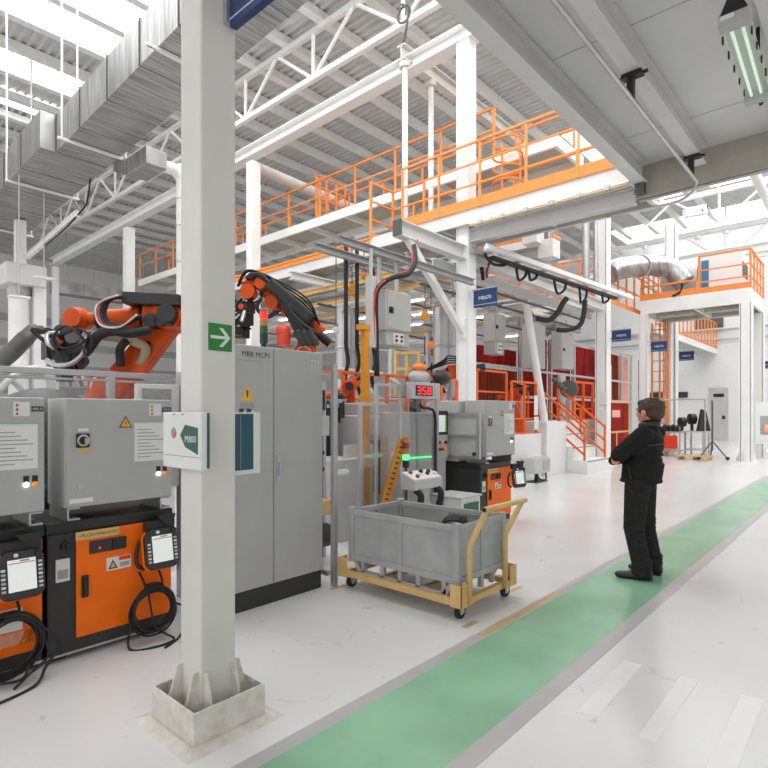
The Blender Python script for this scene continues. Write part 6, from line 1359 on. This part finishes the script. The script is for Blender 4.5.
# trousers
b = B(); b.ell((0, 0, 0.95), (0.168, 0.13, 0.12), 20, 12)
for s, P in legs.items():
    P = [V(p) for p in P]; b.cap(P[0] + UZ * 0.0, P[1], 0.112, 0.088); b.cap(P[1], P[2] + UZ * 0.05, 0.087, 0.082); b.cyl(P[2] + UZ * 0.09, P[2] + V((0, 0.005, -0.03)), 0.08, 0.088, 22)
    for k in range(3): b.ring(P[1] + V((0, -0.012, -0.03 + k * 0.04)), (0.1, 0.3, 1), 0.082, 0.009, 18, 6)
    for k in range(3): b.ring(P[2] + V((0, 0, 0.03 + k * 0.045)), (0.15, 0.25 - 0.1 * k, 1), 0.08, 0.010, 18, 6)
tz = organic(b, 'trousers', 'trousers', man, 0.011, 3, 0.5)
b = B(); b.tube(spline([(-0.165, 0.06, 0.94), (-0.19, 0.03, 0.90), (-0.2, 0.0, 0.86)]), 0.005, 6); b.tube(spline([(-0.195, 0.03, 0.53), (-0.2, -0.01, 0.52), (-0.185, -0.05, 0.53)]), 0.004, 6); organic(b, 'seam', 'charcoal', tz, 0.004, 0)
# shoes
for s, P in legs.items():
    P = V(P[2]); d = V((-0.26, 1, 0)).normalized() if s < 0 else V((0.12, 1, 0)).normalized(); h = V((P.x, P.y, 0)) - d * 0.045
    b = B(); b.ell(h + V((0, 0, 0.05)), (0.04, 0.045, 0.05), 14, 8)
    for k in range(8):
        f = k / 7; q = h + d * (0.03 + 0.2 * f); b.ell(q + UZ * (0.048 - 0.014 * f), (0.042 + 0.008 * sin(f * pi), 0.045, 0.048 - 0.016 * f), 14, 8)
    b.cyl(h + UZ * 0.05, h + UZ * 0.11, 0.045, 0.04)
    sh = organic(b, 'shoe', 'shoe', man, 0.008, 2)
    o = [h + d * (-0.045 + 0.0), ]
    b = B(); sd = V((d.y, -d.x, 0)); ol_ = []
    for k in range(20):
        a = 2 * pi * k / 20; ol_.append((cos(a) * (0.047 + 0.006 * sin(a)), 0.1 + sin(a) * 0.152))
    b.prism(ol_, h, sd, d, (0, 0, 0.018)); b.build('sole', 'black_rubber', sh)
    if s < 0: B().cbox(h + d * 0.12 - sd * 0.05 + UZ * 0.055, (0.008, 0.03, 0.018)).build('buckle', 'steel', sh)
# ================================================================== LIGHT AND CAMERA
w = bpy.data.worlds.new('World'); SC.world = w; w.use_nodes = True
bg = w.node_tree.nodes['Background']; bg.inputs[0].default_value = (1, 1, 1, 1); bg.inputs[1].default_value = 0.8
nt = w.node_tree; tc = nt.nodes.new('ShaderNodeTexCoord'); sx = nt.nodes.new('ShaderNodeSeparateXYZ'); mr = nt.nodes.new('ShaderNodeMapRange')
mr.inputs['From Min'].default_value = -1; mr.inputs['From Max'].default_value = 0.4; mr.inputs['To Min'].default_value = 1.28; mr.inputs['To Max'].default_value = 0.53
nt.links.new(tc.outputs['Generated'], sx.inputs[0]); nt.links.new(sx.outputs['X'], mr.inputs['Value']); nt.links.new(mr.outputs[0], bg.inputs[1])
def area(name, loc, sx, sy, e, rot=(0, 0, 0)):
    l = bpy.data.lights.new(name, 'AREA'); l.shape = 'RECTANGLE'; l.size = sx; l.size_y = sy; l.energy = e
    o = bpy.data.objects.new(name, l); COL.objects.link(o); o.location = loc; o.rotation_euler = rot; return o
# area lamps below the glazed strips, then added fill under closed roof
area('daylight_fill', (4.4, 5, 12.1), 7.5, 22, 900)
area('daylight_fill', (25.3, 4, 12.0), 9, 16, 600)
area('daylight_fill', (14, 16, 12.0), 8, 20, 450)  # added fill lamp, the roof above it is closed sheet
area('daylight_fill', (16, 0, 12.0), 10, 10, 500)  # added fill lamp too, no roof light over this spot
cam = bpy.data.cameras.new('Camera'); co = bpy.data.objects.new('Camera', cam); COL.objects.link(co)
cam.sensor_width = 36; cam.lens = FPX / 768 * 36; cam.shift_y = (HY - 384) / 768; cam.clip_end = 300; cam.clip_start = 0.05
co.location = EYEP; co.rotation_euler = (pi / 2, 0, ANG - pi / 2)
SC.camera = co
SC.view_settings.view_transform = 'Standard'; SC.view_settings.look = 'None'; SC.view_settings.gamma = 1; SC.view_settings.exposure = 0.13
SC.view_settings.use_curve_mapping = False
SC.cycles.max_bounces = 6; SC.cycles.transparent_max_bounces = 12
